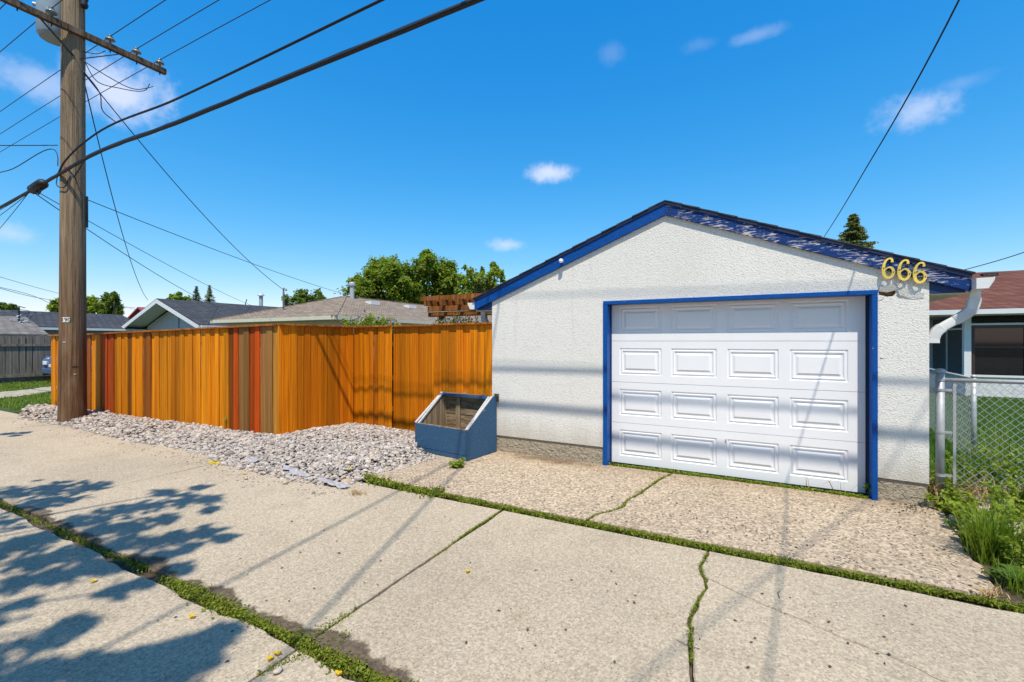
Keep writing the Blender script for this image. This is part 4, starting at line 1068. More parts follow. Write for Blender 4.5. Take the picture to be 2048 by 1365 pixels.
MB().tube([(-13.25, CY - .02, 4.9), (-13.2, CY - .03, 4.78), (-13.3, CY - .03, 4.74), (-13.45, CY - .02, 4.82), (-13.5, CY, 4.9)], .014, 6).build('loop_cable', M['wire'], sb, True)
for k, y in enumerate(INS):
    nm = ['sixth', 'fifth', 'fourth', 'third', 'second', 'first'][k]
    wire('thin power conductor on the %s insulator from the far end of the crossarm' % nm, [(-75, y, AZ + .4), (-44, y, AZ - .25), (AX, y, AZ + .225), (14, y, AZ - .05), (36, y, AZ + .5)], .0085, mat='copper', grp='power conductors on the crossarm')
wire('thin wire strung from the left into the pole at cable height', [(-26, -3, 6.6), (PX - .1, PY - .2, 5.62)], .009, .25)
wire('thin drop wire sagging into the pole from the lower left', [(-30, .5, 5.3), (-14.2, 3.6, 5.33), (PX - .05, PY - .21, 5.35), (PX - .02, PY - .22, 5.18)], .009)
mast = onY(567, 580, 13.4)
wire('black service drop from the pole down to the roof mast', [(PX + .2, PY + .12, 7.15), (mast.x, mast.y, mast.z)], .011, .38)
peakw = atd(296, 601, 24.2)
wire('black service drop from the pole to the charcoal gable roof', [(PX + .2, PY + .1, 7.05), tuple(peakw)], .011, .75)
wire('dead end tail of twisted service wire hanging beside the pole', [(PX + .2, PY + .1, 7.2), (PX + .25, PY + .35, 6.85), (PX + .22, PY + .42, 6.5), (PX + .28, PY + .6, 6.35)], .010)
wire('twisted loop wires hanging between pole and crossarm end', [(PX + .22, PY + .1, 7.4), (PX + .3, 4.5, 7.25), (AX + .05, 5.0, 7.22), (AX + .05, 5.35, 7.45)], .009)
wire('jumper wire looping under the crossarm', [(PX + .22, PY + .1, 7.42), (PX + .3, 4.35, 7.05), (AX + .05, 4.7, 7.1), (AX + .05, 5.2, 7.30), (AX, 5.3, 7.5)], .009)
wire('small jumper curl beside the pole below the arm', [(PX + .2, PY + .1, 7.6), (PX + .25, 4.35, 7.65), (AX, 4.5, 7.8)], .008)
wire('slack cable loop at the right of the pole below the telephone cable', [(PX + .2, PY - .02, 4.95), (PX + .45, CY, 5.02), (PX + .62, CY, 4.85), (PX + .9, CY, 4.95), (PX + 1.15, CY, 5.09)], .012)
wire('slack cable curl on the face of the pole', [(PX - .05, PY - .22, 5.0), (PX + .05, PY - .24, 4.75), (PX + .14, PY - .2, 4.72), (PX + .2, PY - .1, 4.98)], .010)
wire('long thin phone wire from the pole to the brown roof ridge', [(PX + .19, PY - .02, 4.62), tuple(atd(697, 591, 22.3))], .008, .12)
s0 = Vector((-13.75, CY, 4.88))
wire('phone wire dropping from the splice case behind the pole to the charcoal roof', [tuple(s0), tuple(atd(440, 616, 27.5))], .010, .22)
wire('second phone wire from the splice case to the far end of the charcoal roof', [tuple(s0 + Vector((.2, 0, -.02))), tuple(atd(505, 612, 30))], .008, .16)
for k, (u, v_) in enumerate(((-60, 470), (-40, 500), (-70, 455))):
    wire('thin drop wire fanning left from the splice case, %s of three' % ('first', 'second', 'third')[k], [tuple(s0 + Vector((-.15 - .05 * k, 0, 0))), tuple(atd(u, v_, 13.5 + k))], .007, .05, grp='drop wires fanning out from the splice case')
wire('thin wire low at the far left above the dark garage roof', [tuple(atd(-40, 543, 22)), tuple(atd(130, 590, 30)), tuple(atd(285, 622, 38))], .011)
wire('lower pair of wires at the far left reaching the tree', [tuple(atd(-40, 566, 20)), tuple(atd(60, 590, 27)), tuple(atd(110, 612, 34))], .013)
wire('upper of the low left wires above the dark roof', [tuple(atd(-40, 567, 20)), tuple(atd(100, 600, 28)), tuple(atd(270, 616, 38))], .013)
wire('black service wire coming down from the upper right behind the garage roof', [(1.2, -6, 7.4), (1.40, 0, 5.5), (1.38, 4.6, 4.23), (1.345, 8, 3.95), (1.36, 12, 3.89), (1.4, 18, 4.1)], .0075)
wire('thin wire rising to the right above the red brown roof', [tuple(atd(1800, 568, 14)), tuple(atd(1910, 545, 12)), tuple(atd(2048, 505, 10.6)), tuple(atd(2300, 400, 9))], .010)
wire('tap wire crossing high over the alley, left of two', [(-2.15, 4.58, 7.95), (-1.55, -1.0, 7.0), (-.6, -11, 5.2)], .014, grp='tap wires crossing over the alley')
wire('tap wire crossing high over the alley, right of two', [(-2.79, 5.05, 8.0), (-1.21, .35, 7.3), (2.6, -11, 5.2)], .014, grp='tap wires crossing over the alley')

wire('tap wire crossing high over the alley on the garage side', [(4.3, 5.05, 8.05), (1.36, -1.2, 7.5), (-2.0, -9, 6.5)], .009, grp='tap wires crossing over the alley')

# ================================================================== BACKGROUND HOUSES
def hip_house():
    e = thing('brown_roof_house', 'low house with brown shingle hip roof behind the cedar fence', 'house', (-17.8, 18, 0))
    x0, x1, y0, y1, ze, zr = -21.8, -13.8, 11.9, 31, 2.60, 3.86; xm = (x0 + x1) / 2
    MB().box(x0 + .5, x1 - .5, y0 + .5, y1 - .5, 0, ze - .1).build('wall', M['creamwall'], e)
    v = [(x0, y0, ze), (x1, y0, ze), (x1, y1, ze), (x0, y1, ze), (xm, y0 + 4.1, zr), (xm, y1 - 4.1, zr)]
    ro = obj('roof', v, [(0, 1, 4), (1, 2, 5, 4), (2, 3, 5), (3, 0, 4, 5)], M['sh_brown'], e)
    MB().box(x0 - .02, x1 + .02, y0 - .02, y1 + .02, ze - .14, ze - .002).build('eave_fascia', M['soffit'], e)
    mb = MB()
    for a, b in (((x0, y0, ze), (xm, y0 + 4.1, zr)), ((x1, y0, ze), (xm, y0 + 4.1, zr)), ((xm, y0 + 4.1, zr), (xm, y1 - 4.1, zr))): mb.beam(a, b, .22, .04)
    mb.build('ridge_caps', M['sh_brown'], ro)
    p = onX(704, 592, xm + .3); d_ = p
    MB().tube([(d_.x, d_.y, 3.6), (d_.x, d_.y, 4.4)], .11, 12).lathe([(.001, 4.38), (.17, 4.38), (.17, 4.5), (.12, 4.55), (.001, 4.55)], (d_.x, d_.y, 0), 12).build('flue', M['steel'], ro)
    for u, v_ in ((745, 603), (820, 612)):
        q = onX(u, v_, xm + 1.2); z = zr - (q.x - xm) * (zr - ze) / 4.0
        MB().box(q.x - .2, q.x + .2, q.y - .3, q.y + .3, z - .05, z + .12).build('roof_vent', M['white'], ro)
    for u in (690, 655):
        pass
    MB().tube([(mast.x, mast.y, 2.7), (mast.x, mast.y, mast.z + .05), (mast.x + .12, mast.y, mast.z + .1), (mast.x + .2, mast.y, mast.z - .05)], .04, 8).build('service_mast', M['steel'], ro, True)
    MB().box(-16.2, -15.0, y0 + .46, y0 + .498, 1.2, 2.2).build('window', M['glass'], e)
hip_house()
def gable_house():
    x0, x1, y0, y1, ze, zr = -33.1, -24.9, 13.0, 30, 2.5, 4.0; xm = (x0 + x1) / 2; fn = lambda p, h: (p[0], h, p[1])
    e = thing('gable_house', 'pale grey house with charcoal gable roof and white bargeboards', 'house', (xm, 18, 0))
    MB().prism([(x0 + .6, 0), (x1 - .6, 0), (x1 - .6, ze + .05), (xm, zr - .2), (x0 + .6, ze + .05)], fn, y0 + 1.1, y1 - .5).build('wall', M['palewall'], e)
    for s in (-1, 1):
        xe = xm + s * 4.1
        MB().prism([(xm, zr), (xe, ze), (xe, ze - .05), (xm, zr - .06)], fn, y0, y1).build('roof', M['sh_char'], e)
        MB().prism([(xm, zr - .05), (xe, ze - .05), (xe, ze - .26), (xm, zr - .27)], fn, y0 - .02, y0 + .05).build('bargeboard', M['white'], e)
        MB().prism([(xm, zr - .08), (xe, ze - .08), (xe, ze - .10), (xm, zr - .10)], fn, y0 + .06, y0 + 1.09).build('soffit', M['white'], e)
    MB().box(x1 - .02, x1 + .10, y0 + .1, y1, ze - .18, ze - .04).build('gutter', M['white'], e)
    MB().box(xm + .02, xm + .06, y0 + 1.05, y0 + 1.09, 1.5, zr - .3).build('batten', M['greywall'], e)
    p = atd(522, 605, 30.5); MB().tube([(p.x, p.y, 3.2), (p.x, p.y, p.z + .45)], .12, 10).lathe([(.001, p.z + .44), (.24, p.z + .44), (.1, p.z + .6), (.001, p.z + .6)], (p.x, p.y, 0), 10).build('flue', M['steel'], e)
    p = atd(448, 617, 28); MB().box(p.x - .3, p.x + .3, p.y - .3, p.y + .3, p.z - .2, p.z + .05).build('roof_vent', M['black'], e)
    p = atd(491, 610, 30); MB().tube([(p.x, p.y, 3.6), (p.x, p.y, p.z + .1), (p.x + .15, p.y, p.z + .35)], .03, 6).build('antenna', M['wire'], e)
gable_house()
def dark_garage():
    x0, x1, y0, y1, ze, zr = -39.3, -32.7, 4.0, 14.2, 2.4, 3.34; xm = (x0 + x1) / 2; fn = lambda p, h: (p[0], h, p[1])
    e = thing('grey_garage', 'long grey garage with charcoal shingle roof beyond the weathered fence', 'garage', (xm, 9, 0))
    MB().prism([(x0 + .3, 0), (x1 - .3, 0), (x1 - .3, ze), (xm, zr - .1), (x0 + .3, ze)], fn, y0 + .3, y1 - .3).build('wall', M['greywall'], e)
    for s in (-1, 1):
        xe = xm + s * 3.3
        MB().prism([(xm, zr), (xe, ze), (xe, ze - .06), (xm, zr - .06)], fn, y0, y1).build('roof', M['sh_char'], e)
    MB().box(x1 - .02, x1 + .1, y0, y1, ze - .16, ze - .04).build('gutter', M['white'], e)
dark_garage()
def shed():
    e = thing('old_shed', 'small weathered shed with grey shake roof at the far left', 'shed', (-27.2, 5.0, 0))
    fn = lambda p, h: (p[0], h, p[1])
    MB().box(-28.3, -26.3, 3.2, 7.55, 0, 1.95).build('wall', M['grey_board'], e)
    MB().prism([(-25.95, 1.93), (-28.4, 2.72), (-28.4, 2.66), (-25.95, 1.87)], fn, 3.0, 7.75).build('roof', M['sh_grey'], e)
shed()
def red_house():
    p = atd(283, 626, 55)
    e = thing('red_house', 'distant dark red house gable beside the charcoal roof', 'house', (p.x, p.y, 0)); x, y = p.x, p.y; fn = lambda q, h: (x + q[0], h, q[1])
    MB().prism([(-2.6, 0), (2.6, 0), (2.6, 4.4), (0, 5.6), (-2.6, 4.4)], fn, y, y + 8).build('wall', M['redwall'], e)
    for s in (-1, 1): MB().prism([(0, 5.75), (s * 3, 4.3), (s * 3, 4.1), (0, 5.58)], fn, y - .4, y + 8).build('roof', M['redwall'], e)
    MB().box(x - 2.6, x - 1.7, y + 1, y + 1.9, 4.2, 5.6).build('chimney', M['redwall'], e)
red_house()
def right_house():
    e = thing('sunroom_house', 'neighbouring house with red brown roof and dark glazed sunroom', 'house', (9, 21, 0)); fn = lambda p, h: (h, p[0], p[1])
    Y0, ze, X0 = 18.5, 2.60, 5.67
    MB().prism([(Y0 - .45, ze), (Y0 + 5.0, 4.25), (Y0 + 10.4, ze), (Y0 + 10.4, ze - .06), (Y0 + 5.0, 4.19), (Y0 - .45, ze - .06)], fn, 3.2, 22).build('roof', M['sh_red'], e)
    MB().box(4.0, 22, Y0 - .56, Y0 - .44, ze - .17, ze - .03).build('gutter', M['white'], e)
    MB().box(3.4, 22, Y0 - .43, Y0 + .2, ze - .2, ze - .18).build('soffit', M['white'], e)
    MB().box(3.6, 22, Y0 + 3.0, Y0 + 10, 0, ze - .05).build('wall', M['whitebrick'], e)
    p = onY(1978, 549, Y0 + 4.3); MB().box(p.x - .2, p.x + .2, p.y - .15, p.y + .15, p.z - .25, p.z + .03).build('roof_vent', M['sh_char'], e)
    MB().box(X0 + .002, 22, Y0, Y0 + .12, 0, .58).build('knee_wall', M['whitebrick'], e)
    MB().box(X0, X0 + .12, Y0 + .122, Y0 + 2.99, 0, .58).build('knee_wall', M['whitebrick'], e)
    MB().box(X0 - .05, 22, Y0 - .05, Y0 + .14, .582, .64).build('sill', M['white'], e)
    MB().box(X0 - .05, X0 + .14, Y0 + .142, Y0 + 2.99, .582, .64).build('sill', M['white'], e)
    MB().box(X0 - .04, X0 + .12, Y0 - .04, Y0 + .12, .642, ze - .205).build('corner_post', M['white'], e)
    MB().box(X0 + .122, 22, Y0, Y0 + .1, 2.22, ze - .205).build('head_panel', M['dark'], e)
    MB().box(X0 + .122, 22, Y0 - .02, Y0 + .08, 2.12, 2.18).build('transom', M['white'], e)
    MB().box(X0, X0 + .08, Y0 + .122, Y0 + 2.99, 2.0, 2.05).build('transom', M['white'], e)
    for k in range(5):
        xa = X0 + .15 + k * 1.25
        w = MB().box(xa, xa + 1.18, Y0 + .04, Y0 + .06, .66, 2.11).build('window', M['glass'], e)
        mb = MB(); mb.box(xa, xa + .06, Y0 + .0, Y0 + .035, .66, 2.11).box(xa + 1.12, xa + 1.18, Y0, Y0 + .035, .66, 2.11).box(xa + .062, xa + 1.118, Y0, Y0 + .035, 1.44, 1.50).box(xa + .062, xa + 1.118, Y0, Y0 + .035, 2.03, 2.11).build('frame', M['frame_dk'], w)
    for k in range(2):
        ya = Y0 + .15 + k * 1.42
        w = MB().box(X0 + .04, X0 + .06, ya, ya + 1.36, .66, 2.38).build('window', M['glass'], e)
        MB().box(X0 + .0, X0 + .038, ya + 1.362, ya + 1.418, .66, 2.38).build('mullion', M['white'], w)
    MB().box(5.0, X0, Y0 + 2.95, Y0 + 3.0, 0, 2.4).build('corner_board', M['white'], e)
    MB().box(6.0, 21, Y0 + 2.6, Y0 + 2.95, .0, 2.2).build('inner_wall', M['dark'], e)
M['frame_dk'] = plain('dark_red_window_frame', (.05, .022, .02), .4)
right_house()
# ------------------------------------------------------------------ weathered fence and car at far left
wf = thing('weathered_fence', 'old unpainted grey board fence at the far left edge', 'fence', (-25.6, 6.5, 0))
def slatmesh(mat):
    me = BM_.copy(); me.materials.clear(); me.materials.append(mat); return me
GM = slatmesh(M['grey_board'])
rs = random.Random(5); y = 5.6
while y < 7.95:
    w = .165 + rs.uniform(-.01, .01)
    o = bpy.data.objects.new('board', GM); o.location = (-25.7, y, .12); o.rotation_euler = (0, rs.uniform(-.01, .01), R(90)); o.scale = (w, 1.2, 1.72 + rs.uniform(-.01, .01)); link(o, wf); y += w + rs.uniform(.012, .028)
for z0, z1 in ((1.44, 1.53), (.22, .32)): MB().box(-25.685, -25.64, 5.5, 7.95, z0, z1).build('rail', M['grey_board'], wf)
MB().box(-25.80, -25.735, 5.5, 7.95, 1.53, 1.86).build('top_board', M['grey_board'], wf)
MB().box(-25.74, -25.72, 5.5, 7.95, -.05, .20).build('kick_board', M['grey_board'], wf)
MB().box(-25.7, -25.58, 7.96, 8.08, -.05, 1.82).build('post', M['grey_board'], wf)
def car():
    e = thing('parked_car', 'blue sedan parked beyond the cedar fence, rear corner showing', 'car', (-24.35, 9.5, 0)); x0, x1, y0 = -25.2, -23.5, 7.35
    prof = [(0, .32), (.05, .55), (.02, .82), (.12, .98), (.55, 1.02), (1.15, 1.40), (2.5, 1.42), (3.3, 1.0), (4.2, .88), (4.4, .6), (4.4, .32)]
    def wd(z): return .0 if z < .95 else (z - .95) * .45
    n = len(prof); v = []
    for s, xx in ((1, x0), (-1, x1)):
        v += [(xx + s * wd(z), y0 + a, z) for a, z in prof]
    f = [tuple(range(n)), tuple(range(n, 2 * n))[::-1]] + [(i, (i + 1) % n, n + (i + 1) % n, n + i) for i in range(n)]
    MB().add(v, f).build('body', M['carblue'], e, bevel=.05)
    rw = [(-24.95, y0 + .585, 1.075), (-23.75, y0 + .585, 1.075), (-23.9, y0 + 1.06, 1.365), (-24.8, y0 + 1.06, 1.365)]
    obj('rear_window', [Vector(p) + Vector((0, -.02, .03)) for p in rw], [(0, 1, 2, 3)], M['glass'], e)
    for xx in (-25.16, -23.82): MB().box(xx, xx + .30, y0 - .02, y0 + .04, .70, .84).build('tail_lamp', M['lamp_glass'], e, bevel=.01)
    MB().box(-24.6, -24.1, y0 - .01, y0 + .01, .62, .74).build('licence_plate', M['white'], e)
    MB().box(x0 + .03, x1 - .03, y0 - .06, y0 + .12, .34, .56).build('bumper', M['carblue'], e, bevel=.03)
    for yy in (.85, 3.5):
        for xx in (x0 + .02, x1 - .2):
            w = MB().tube([(xx, y0 + yy, .31), (xx + .18, y0 + yy, .31)], .31, 20).build('wheel', M['black'], e)
            MB().tube([(xx - .004, y0 + yy, .31), (xx + .184, y0 + yy, .31)], .18, 14).build('rim', M['steel'], w)
car()
# spiral garden ornament in front of the dark roof
p = atd(38, 640, 19.4); orn = thing('garden_spinner', 'spiky dark metal garden spinner with pale discs above the weathered fence', 'ornament', (p.x, p.y, 0))
MB().tube([(p.x, p.y, 0), (p.x, p.y, 3.1)], .03, 8).build('pole', M['wire'], orn)
for k in range(7):
    a = k * .9; z = p.z - .25 + .13 * k; c = Vector((p.x + .22 * math.cos(a), p.y + .22 * math.sin(a), z))
    MB().beam((p.x - .3 * math.cos(a), p.y - .3 * math.sin(a), z), (p.x + .3 * math.cos(a), p.y + .3 * math.sin(a), z + .08), .05, .02).build('vane', M['wire' if k > 3 else 'lamp_glass'], orn)
# ------------------------------------------------------------------ pergola behind the gate
def pergola():
    e = thing('pergola', 'brown cedar pergola standing behind the fence by the garage', 'pergola', (-6, 9.4, 0))
    x0 = onY(848, 610, 9.0).x; x1 = -3.62
    z = lambda v_: onY(880, v_, 9.0).z
    MB().box(x0 + .12, x1, 9.0, 9.10, z(633.5), z(624.5)).build('beam', M['pergola'], e, bevel=.006)
    MB().box(x0 + .22, x1, 8.86, 8.90, z(624), z(614)).build('fascia_rail', M['pergola'], e, bevel=.006)
    MB().box(x0 + .12, x1, 9.62, 9.70, z(619), z(611)).build('beam', M['pergola'], e)
    n = 8
    for k in range(n):
        x = x0 + .25 + (x1 - x0 - .3) * k / (n - 1)
        MB().box(x - .03, x + .03, 8.72, 11.4, z(624) + .135, z(624) + .27).build('rafter', M['pergola'], e)
    for k in range(10):
        y = 8.86 + k * .27
        MB().box(x0, x1, y, y + .05, z(624) + .272, z(624) + .38).build('slat', M['pergola'], e)
    for x in (x0 + .5, -3.9): MB().box(x - .05, x + .05, 9.0, 9.1, 0, z(633.5) - .002).build('post', M['pergola'], e)
    # lattice under the beam
    for k in range(22):
        x = x0 + .6 + k * .11
        MB().beam((x, 9.02, 1.6), (x + .2 * (1 if k % 2 else -1), 9.02 + .004 * (k % 3), z(633.5) - .01), .02, .008).build('lattice_strip', M['raw_wood'], e)
pergola()

# ================================================================== TREES
def blob_tree(name, label, d, clumps, base_uv, leaf, n, mat='leaf', spread=2.2, group='trees behind the houses', seed=1, flat=.5, size_px=None, trunk_r=.25, shape=1.0):
    rng = np.random.default_rng(seed); C = []; wsum = 0
    for (u, v, r) in clumps:
        c = atd(u, v, d + rng.uniform(-1, 1) * spread); rr = r / FPX * d
        C.append((c, rr))
    base = atd(base_uv, 682.5, d); base.z = -.1
    e = thing(name, label, 'tree', base, group)
    P = []; Nn = []
    tot = sum(r ** 2 for c, r in C)
    for c, r in C:
        k = int(n * r * r / tot)
        # sub-clumps on the surface of each clump give light and dark masses
        sub = [(rng.normal(size=3), rng.uniform(.25, .5)) for _ in range(14)]
        for _ in range(k):
            s, sr = sub[rng.integers(len(sub))]; s = s / np.linalg.norm(s)
            q = s * rng.uniform(.55, .95) + rng.normal(size=3) * sr * .42
            P.append((c.x + q[0] * r, c.y + q[1] * r, c.z + q[2] * r * shape)); Nn.append(q)
    V, F = leaves(P, leaf, rng, flat, np.array(Nn) * .6)
    npobj('crown', V, F, M[mat], e)
    mb = MB(); top = max(c.z for c, r in C)
    cen = sum((c for c, r in C), Vector()) / len(C)
    fork = Vector((base.x, base.y, max(1.2, cen.z * .45)))
    mb.tube([base, base.lerp(fork, .5) + Vector((.1, .05, 0)), fork], [trunk_r, trunk_r * .85, trunk_r * .75], 8)
    for c, r in C:
        mid = fork.lerp(c, .5) + Vector((rng.normal() * .2, rng.normal() * .2, .25))
        mb.tube([fork, mid, c + Vector((0, 0, r * .6))], [trunk_r * .55, trunk_r * .32, trunk_r * .06], 6)
    mb.build('trunk', M['bark'], e, True)
    return e
blob_tree('maple_tree', 'big round green maple behind the brown roof', 40, [(715, 580, 26), (735, 565, 28), (760, 545, 30), (785, 538, 24), (800, 560, 34), (770, 590, 30), (745, 598, 26), (820, 585, 32), (835, 540, 30), (850, 525, 20), (860, 560, 34), (885, 548, 28), (900, 570, 24), (880, 595, 30), (845, 605, 26), (905, 600, 18), (800, 608, 24), (853, 508, 10), (845, 516, 9), (865, 517, 9), (720, 600, 20)], 815, .24, 46000, 'leaf', 2.6, seed=3)
blob_tree('poplar_tree', 'lighter open tree with upright limbs beside the garage roof', 36, [(930, 590, 20), (945, 570, 18), (960, 590, 22), (955, 555, 12), (975, 575, 18), (985, 555, 14), (990, 540, 9), (940, 548, 9), (925, 560, 10), (1000, 548, 8), (930, 535, 5), (986, 528, 6), (965, 540, 5), (1005, 560, 6), (950, 605, 22), (985, 600, 24)], 960, .22, 9500, 'leaf_lt', 1.2, seed=4, shape=1.3)
blob_tree('thin_tree', 'small sparse tree showing above the brown roof by the mast', 34, [(578, 602, 12), (600, 592, 13), (608, 600, 13), (632, 592, 12), (642, 600, 8), (590, 608, 14), (620, 606, 14), (570, 596, 6), (613, 583, 5), (637, 582, 5)], 605, .20, 2400, 'leaf_dk', .8, seed=5)
blob_tree('round_tree', 'yellow green bushy tree behind the utility pole', 46, [(112, 612, 12), (130, 605, 14), (150, 602, 14), (170, 604, 14), (190, 606, 13), (165, 615, 14), (125, 618, 12), (195, 617, 12)], 155, .30, 9000, 'leaf_lt', 1.5, seed=6)
blob_tree('cedar_tree', 'dark pointed evergreen beside the yellow green tree', 47, [(213, 600, 8), (228, 598, 8), (218, 610, 12), (228, 613, 12), (212, 620, 11), (233, 622, 10), (230, 590, 4), (214, 592, 4)], 222, .25, 5000, 'leaf_dk', .8, seed=7, shape=1.6)
blob_tree('low_tree', 'dark tree mass behind the charcoal roof at the far left edge', 50, [(-10, 614, 10), (8, 613, 8), (22, 615, 7), (30, 618, 5), (-25, 612, 10)], 0, .28, 3500, 'leaf_dk', 1.0, seed=8)
blob_tree('small_round_tree', 'small round green tree behind the charcoal gable ridge', 48, [(350, 600, 10), (362, 596, 10), (372, 602, 9), (340, 600, 5), (356, 606, 12)], 358, .26, 3200, 'leaf', 1.0, seed=9)
def spruce(name, label, u, v_top, v_base, half, d, mat, n=9000, seed=1, lean=0):
    rng = np.random.default_rng(seed); tip = atd(u, v_top, d); zb = atd(u, v_base, d).z; w = half / FPX * d
    e = thing(name, label, 'tree', (tip.x, tip.y, -.1), 'spruces behind the houses'); Hh = tip.z - zb; P = []; N_ = []
    slope = w / Hh; zlow = max(.6, zb - Hh * .5)
    layers = int((tip.z - zlow) / (Hh / 15)); 
    for L in range(layers):
        z = tip.z - (L + .4) * Hh / 15; r = slope * (tip.z - z) * rng.uniform(.82, 1.12); nb = max(4, int(7 + L * .4))
        for b in range(nb):
            a = rng.uniform(0, 6.28); rl = r * rng.uniform(.7, 1.15); k = int(n / (layers * nb) * (.5 + L / layers))
            t = rng.uniform(0, 1, k) ** .7
            x = tip.x + np.cos(a) * rl * t + rng.normal(size=k) * .06 * w; y = tip.y + np.sin(a) * rl * t + rng.normal(size=k) * .06 * w
            zz = z - .30 * rl * t + .12 * rl * t ** 3 + rng.normal(size=k) * Hh * .012
            P += list(zip(x, y, zz)); N_ += [(np.cos(a), np.sin(a), .4)] * k
    V, F = leaves(P, w * .095, rng, .2, np.array(N_) * .5)
    npobj('crown', V, F, M[mat], e)
    MB().tube([(tip.x, tip.y, -.1), (tip.x, tip.y, zb), (tip.x, tip.y, tip.z + .02)], [w * .11, w * .08, .01], 8).build('trunk', M['bark'], e, True)
spruce('spruce_tree', 'dark blue green spruce, left of the pair behind the charcoal roof', 393, 573, 606, 14, 46, 'needle', 12000, 1)
spruce('spruce_tree', 'yellow green spruce, right of the pair behind the charcoal roof', 419, 571, 607, 14, 44, 'needle_y', 12000, 2)
spruce('spruce_tree', 'lone spruce rising behind the right slope of the garage roof', 1706, 430, 500, 40, 30, 'needle_y', 34000, 3)

# the tree on the near side of the alley whose shade falls on the concrete at lower left
def shade_tree():
    rng = np.random.default_rng(31)
    spots = [(20, 985, 40), (80, 980, 46), (150, 975, 40), (60, 1010, 34), (120, 1000, 40), (190, 975, 20),
             (160, 1045, 36), (230, 1025, 40), (300, 1012, 38), (370, 1000, 32), (420, 1000, 22), (330, 985, 20), (260, 1055, 34), (200, 1060, 30), (320, 1040, 22), (400, 975, 12), (420, 1020, 12),
             (20, 1095, 44), (90, 1080, 40), (60, 1125, 44), (150, 1105, 40), (220, 1090, 36), (290, 1085, 34), (350, 1075, 32), (410, 1065, 24), (445, 1075, 16), (120, 1150, 40), (30, 1170, 40), (190, 1135, 40), (260, 1125, 30), (330, 1110, 22), (380, 1095, 16), (350, 1140, 20), (240, 1180, 26), (290, 1165, 20),
             (120, 1265, 34), (165, 1250, 24), (90, 1285, 18), (40, 1210, 18),
             (420, 1280, 36), (370, 1300, 40), (310, 1320, 40), (250, 1340, 44), (190, 1335, 30), (330, 1350, 50), (410, 1320, 28), (270, 1365, 50), (120, 1345, 40), (60, 1350, 40), (460, 1262, 14), (180, 1375, 50),
             (15, 868, 10), (50, 866, 8), (30, 872, 8), (-20, 1050, 60), (-60, 1000, 60), (-60, 1120, 70), (-40, 1250, 50), (-60, 1340, 80)]
    P = []; cl = []
    base = Vector((-6.4, -5.2, -.1))
    e = thing('shade_tree', 'leafy tree on the near side of the alley whose shade falls lower left', 'tree', base)
    for (u, v, r) in spots:
        g_ = gnd(u, v); d = FPX * CH / (v - 682.5); h = rng.uniform(5.0, 6.6); rr = r / FPX * d
        k = h / sdir.z; c = Vector((g_.x, g_.y, 0)) + sdir * k; cl.append((c, rr))
        n = int(26 + 200 * rr)
        for _ in range(n):
            q = rng.normal(size=3) * .62; P.append((c.x + q[0] * rr * 1.05, c.y + q[1] * rr * .62, c.z + q[2] * rr * .8))
    for _ in range(16000):     # the rest of the crown, over the yard behind, made fuller to block sky light
        q = rng.normal(size=3); q /= np.linalg.norm(q); q *= rng.uniform(.45, 1) ** .6
        P.append((-6.6 + q[0] * 4.6, -6.1 + q[1] * 2.8, 6.6 + q[2] * 2.7))
    sz = np.where(np.arange(len(P)) < len(P) - 16000, .13, .24)
    V, F = leaves(P, sz, rng, .8); npobj('crown', V, F, M['leaf'], e)
    mb = MB(); fork = Vector((-6.5, -5.0, 3.4)); mb.tube([base, Vector((-6.4, -5.1, 1.5)), fork], [.24, .2, .17], 10)
    for c, rr in cl[::3] + [(Vector((-9, -5, 7)), 1), (Vector((-7, -7, 7)), 1)]:
        mid = fork.lerp(c, .55) + Vector((0, 0, .5)); mb.tube([fork, mid, c], [.07, .035, .008], 6)
    mb.build('trunk', M['bark'], e, True)
shade_tree()
# unseen garage and board fence, added behind the photographer to limit sky light
def added_sky_blockers():
    x0, x1, y0, y1 = -1.6, 5.4, -10.0, -2.9; xm = (x0 + x1) / 2; fn = lambda p, h: (p[0], h, p[1])
    g2 = thing('added_garage', 'unseen brown garage added behind the photographer to limit sky light', 'garage', (xm, -6, 0))
    MB().prism([(x0, 0), (x1, 0), (x1, 2.5), (xm, 3.75), (x0, 2.5)], fn, y0, y1).build('wall', M['parging'], g2)
    for s in (-1, 1):
        xe = xm + s * 3.8
        MB().prism([(xm, 3.86), (xe, 2.5), (xe, 2.42), (xm, 3.78)], fn, y0 - .2, y1 + .2).build('roof', M['sh_brown'], g2)
    dr = MB().box(xm - 2.4, xm + 2.4, y1 + .002, y1 + .04, 0, 2.15).build('garage_door', M['creamwall'], g2)
    for k in range(1, 4): MB().box(xm - 2.4, xm + 2.4, y1 + .041, y1 + .046, .53 * k, .53 * k + .012).build('seam', M['dark'], dr)
    f2 = thing('added_fence', 'unseen board fence added behind the photographer to limit sky light', 'fence', (-10, -1.9, 0))
    x = -19.0; r2 = random.Random(9)
    while x < -1.9:
        o = bpy.data.objects.new('board', GM); o.location = (x, -1.9, -.05); o.scale = (.14, 1, 1.85 + r2.uniform(-.02, .02)); link(o, f2); x += .148
    for z in (.4, 1.5): MB().box(-19, -1.85, -1.96, -1.92, z, z + .09).build('rail', M['grey_board'], f2)
added_sky_blockers()

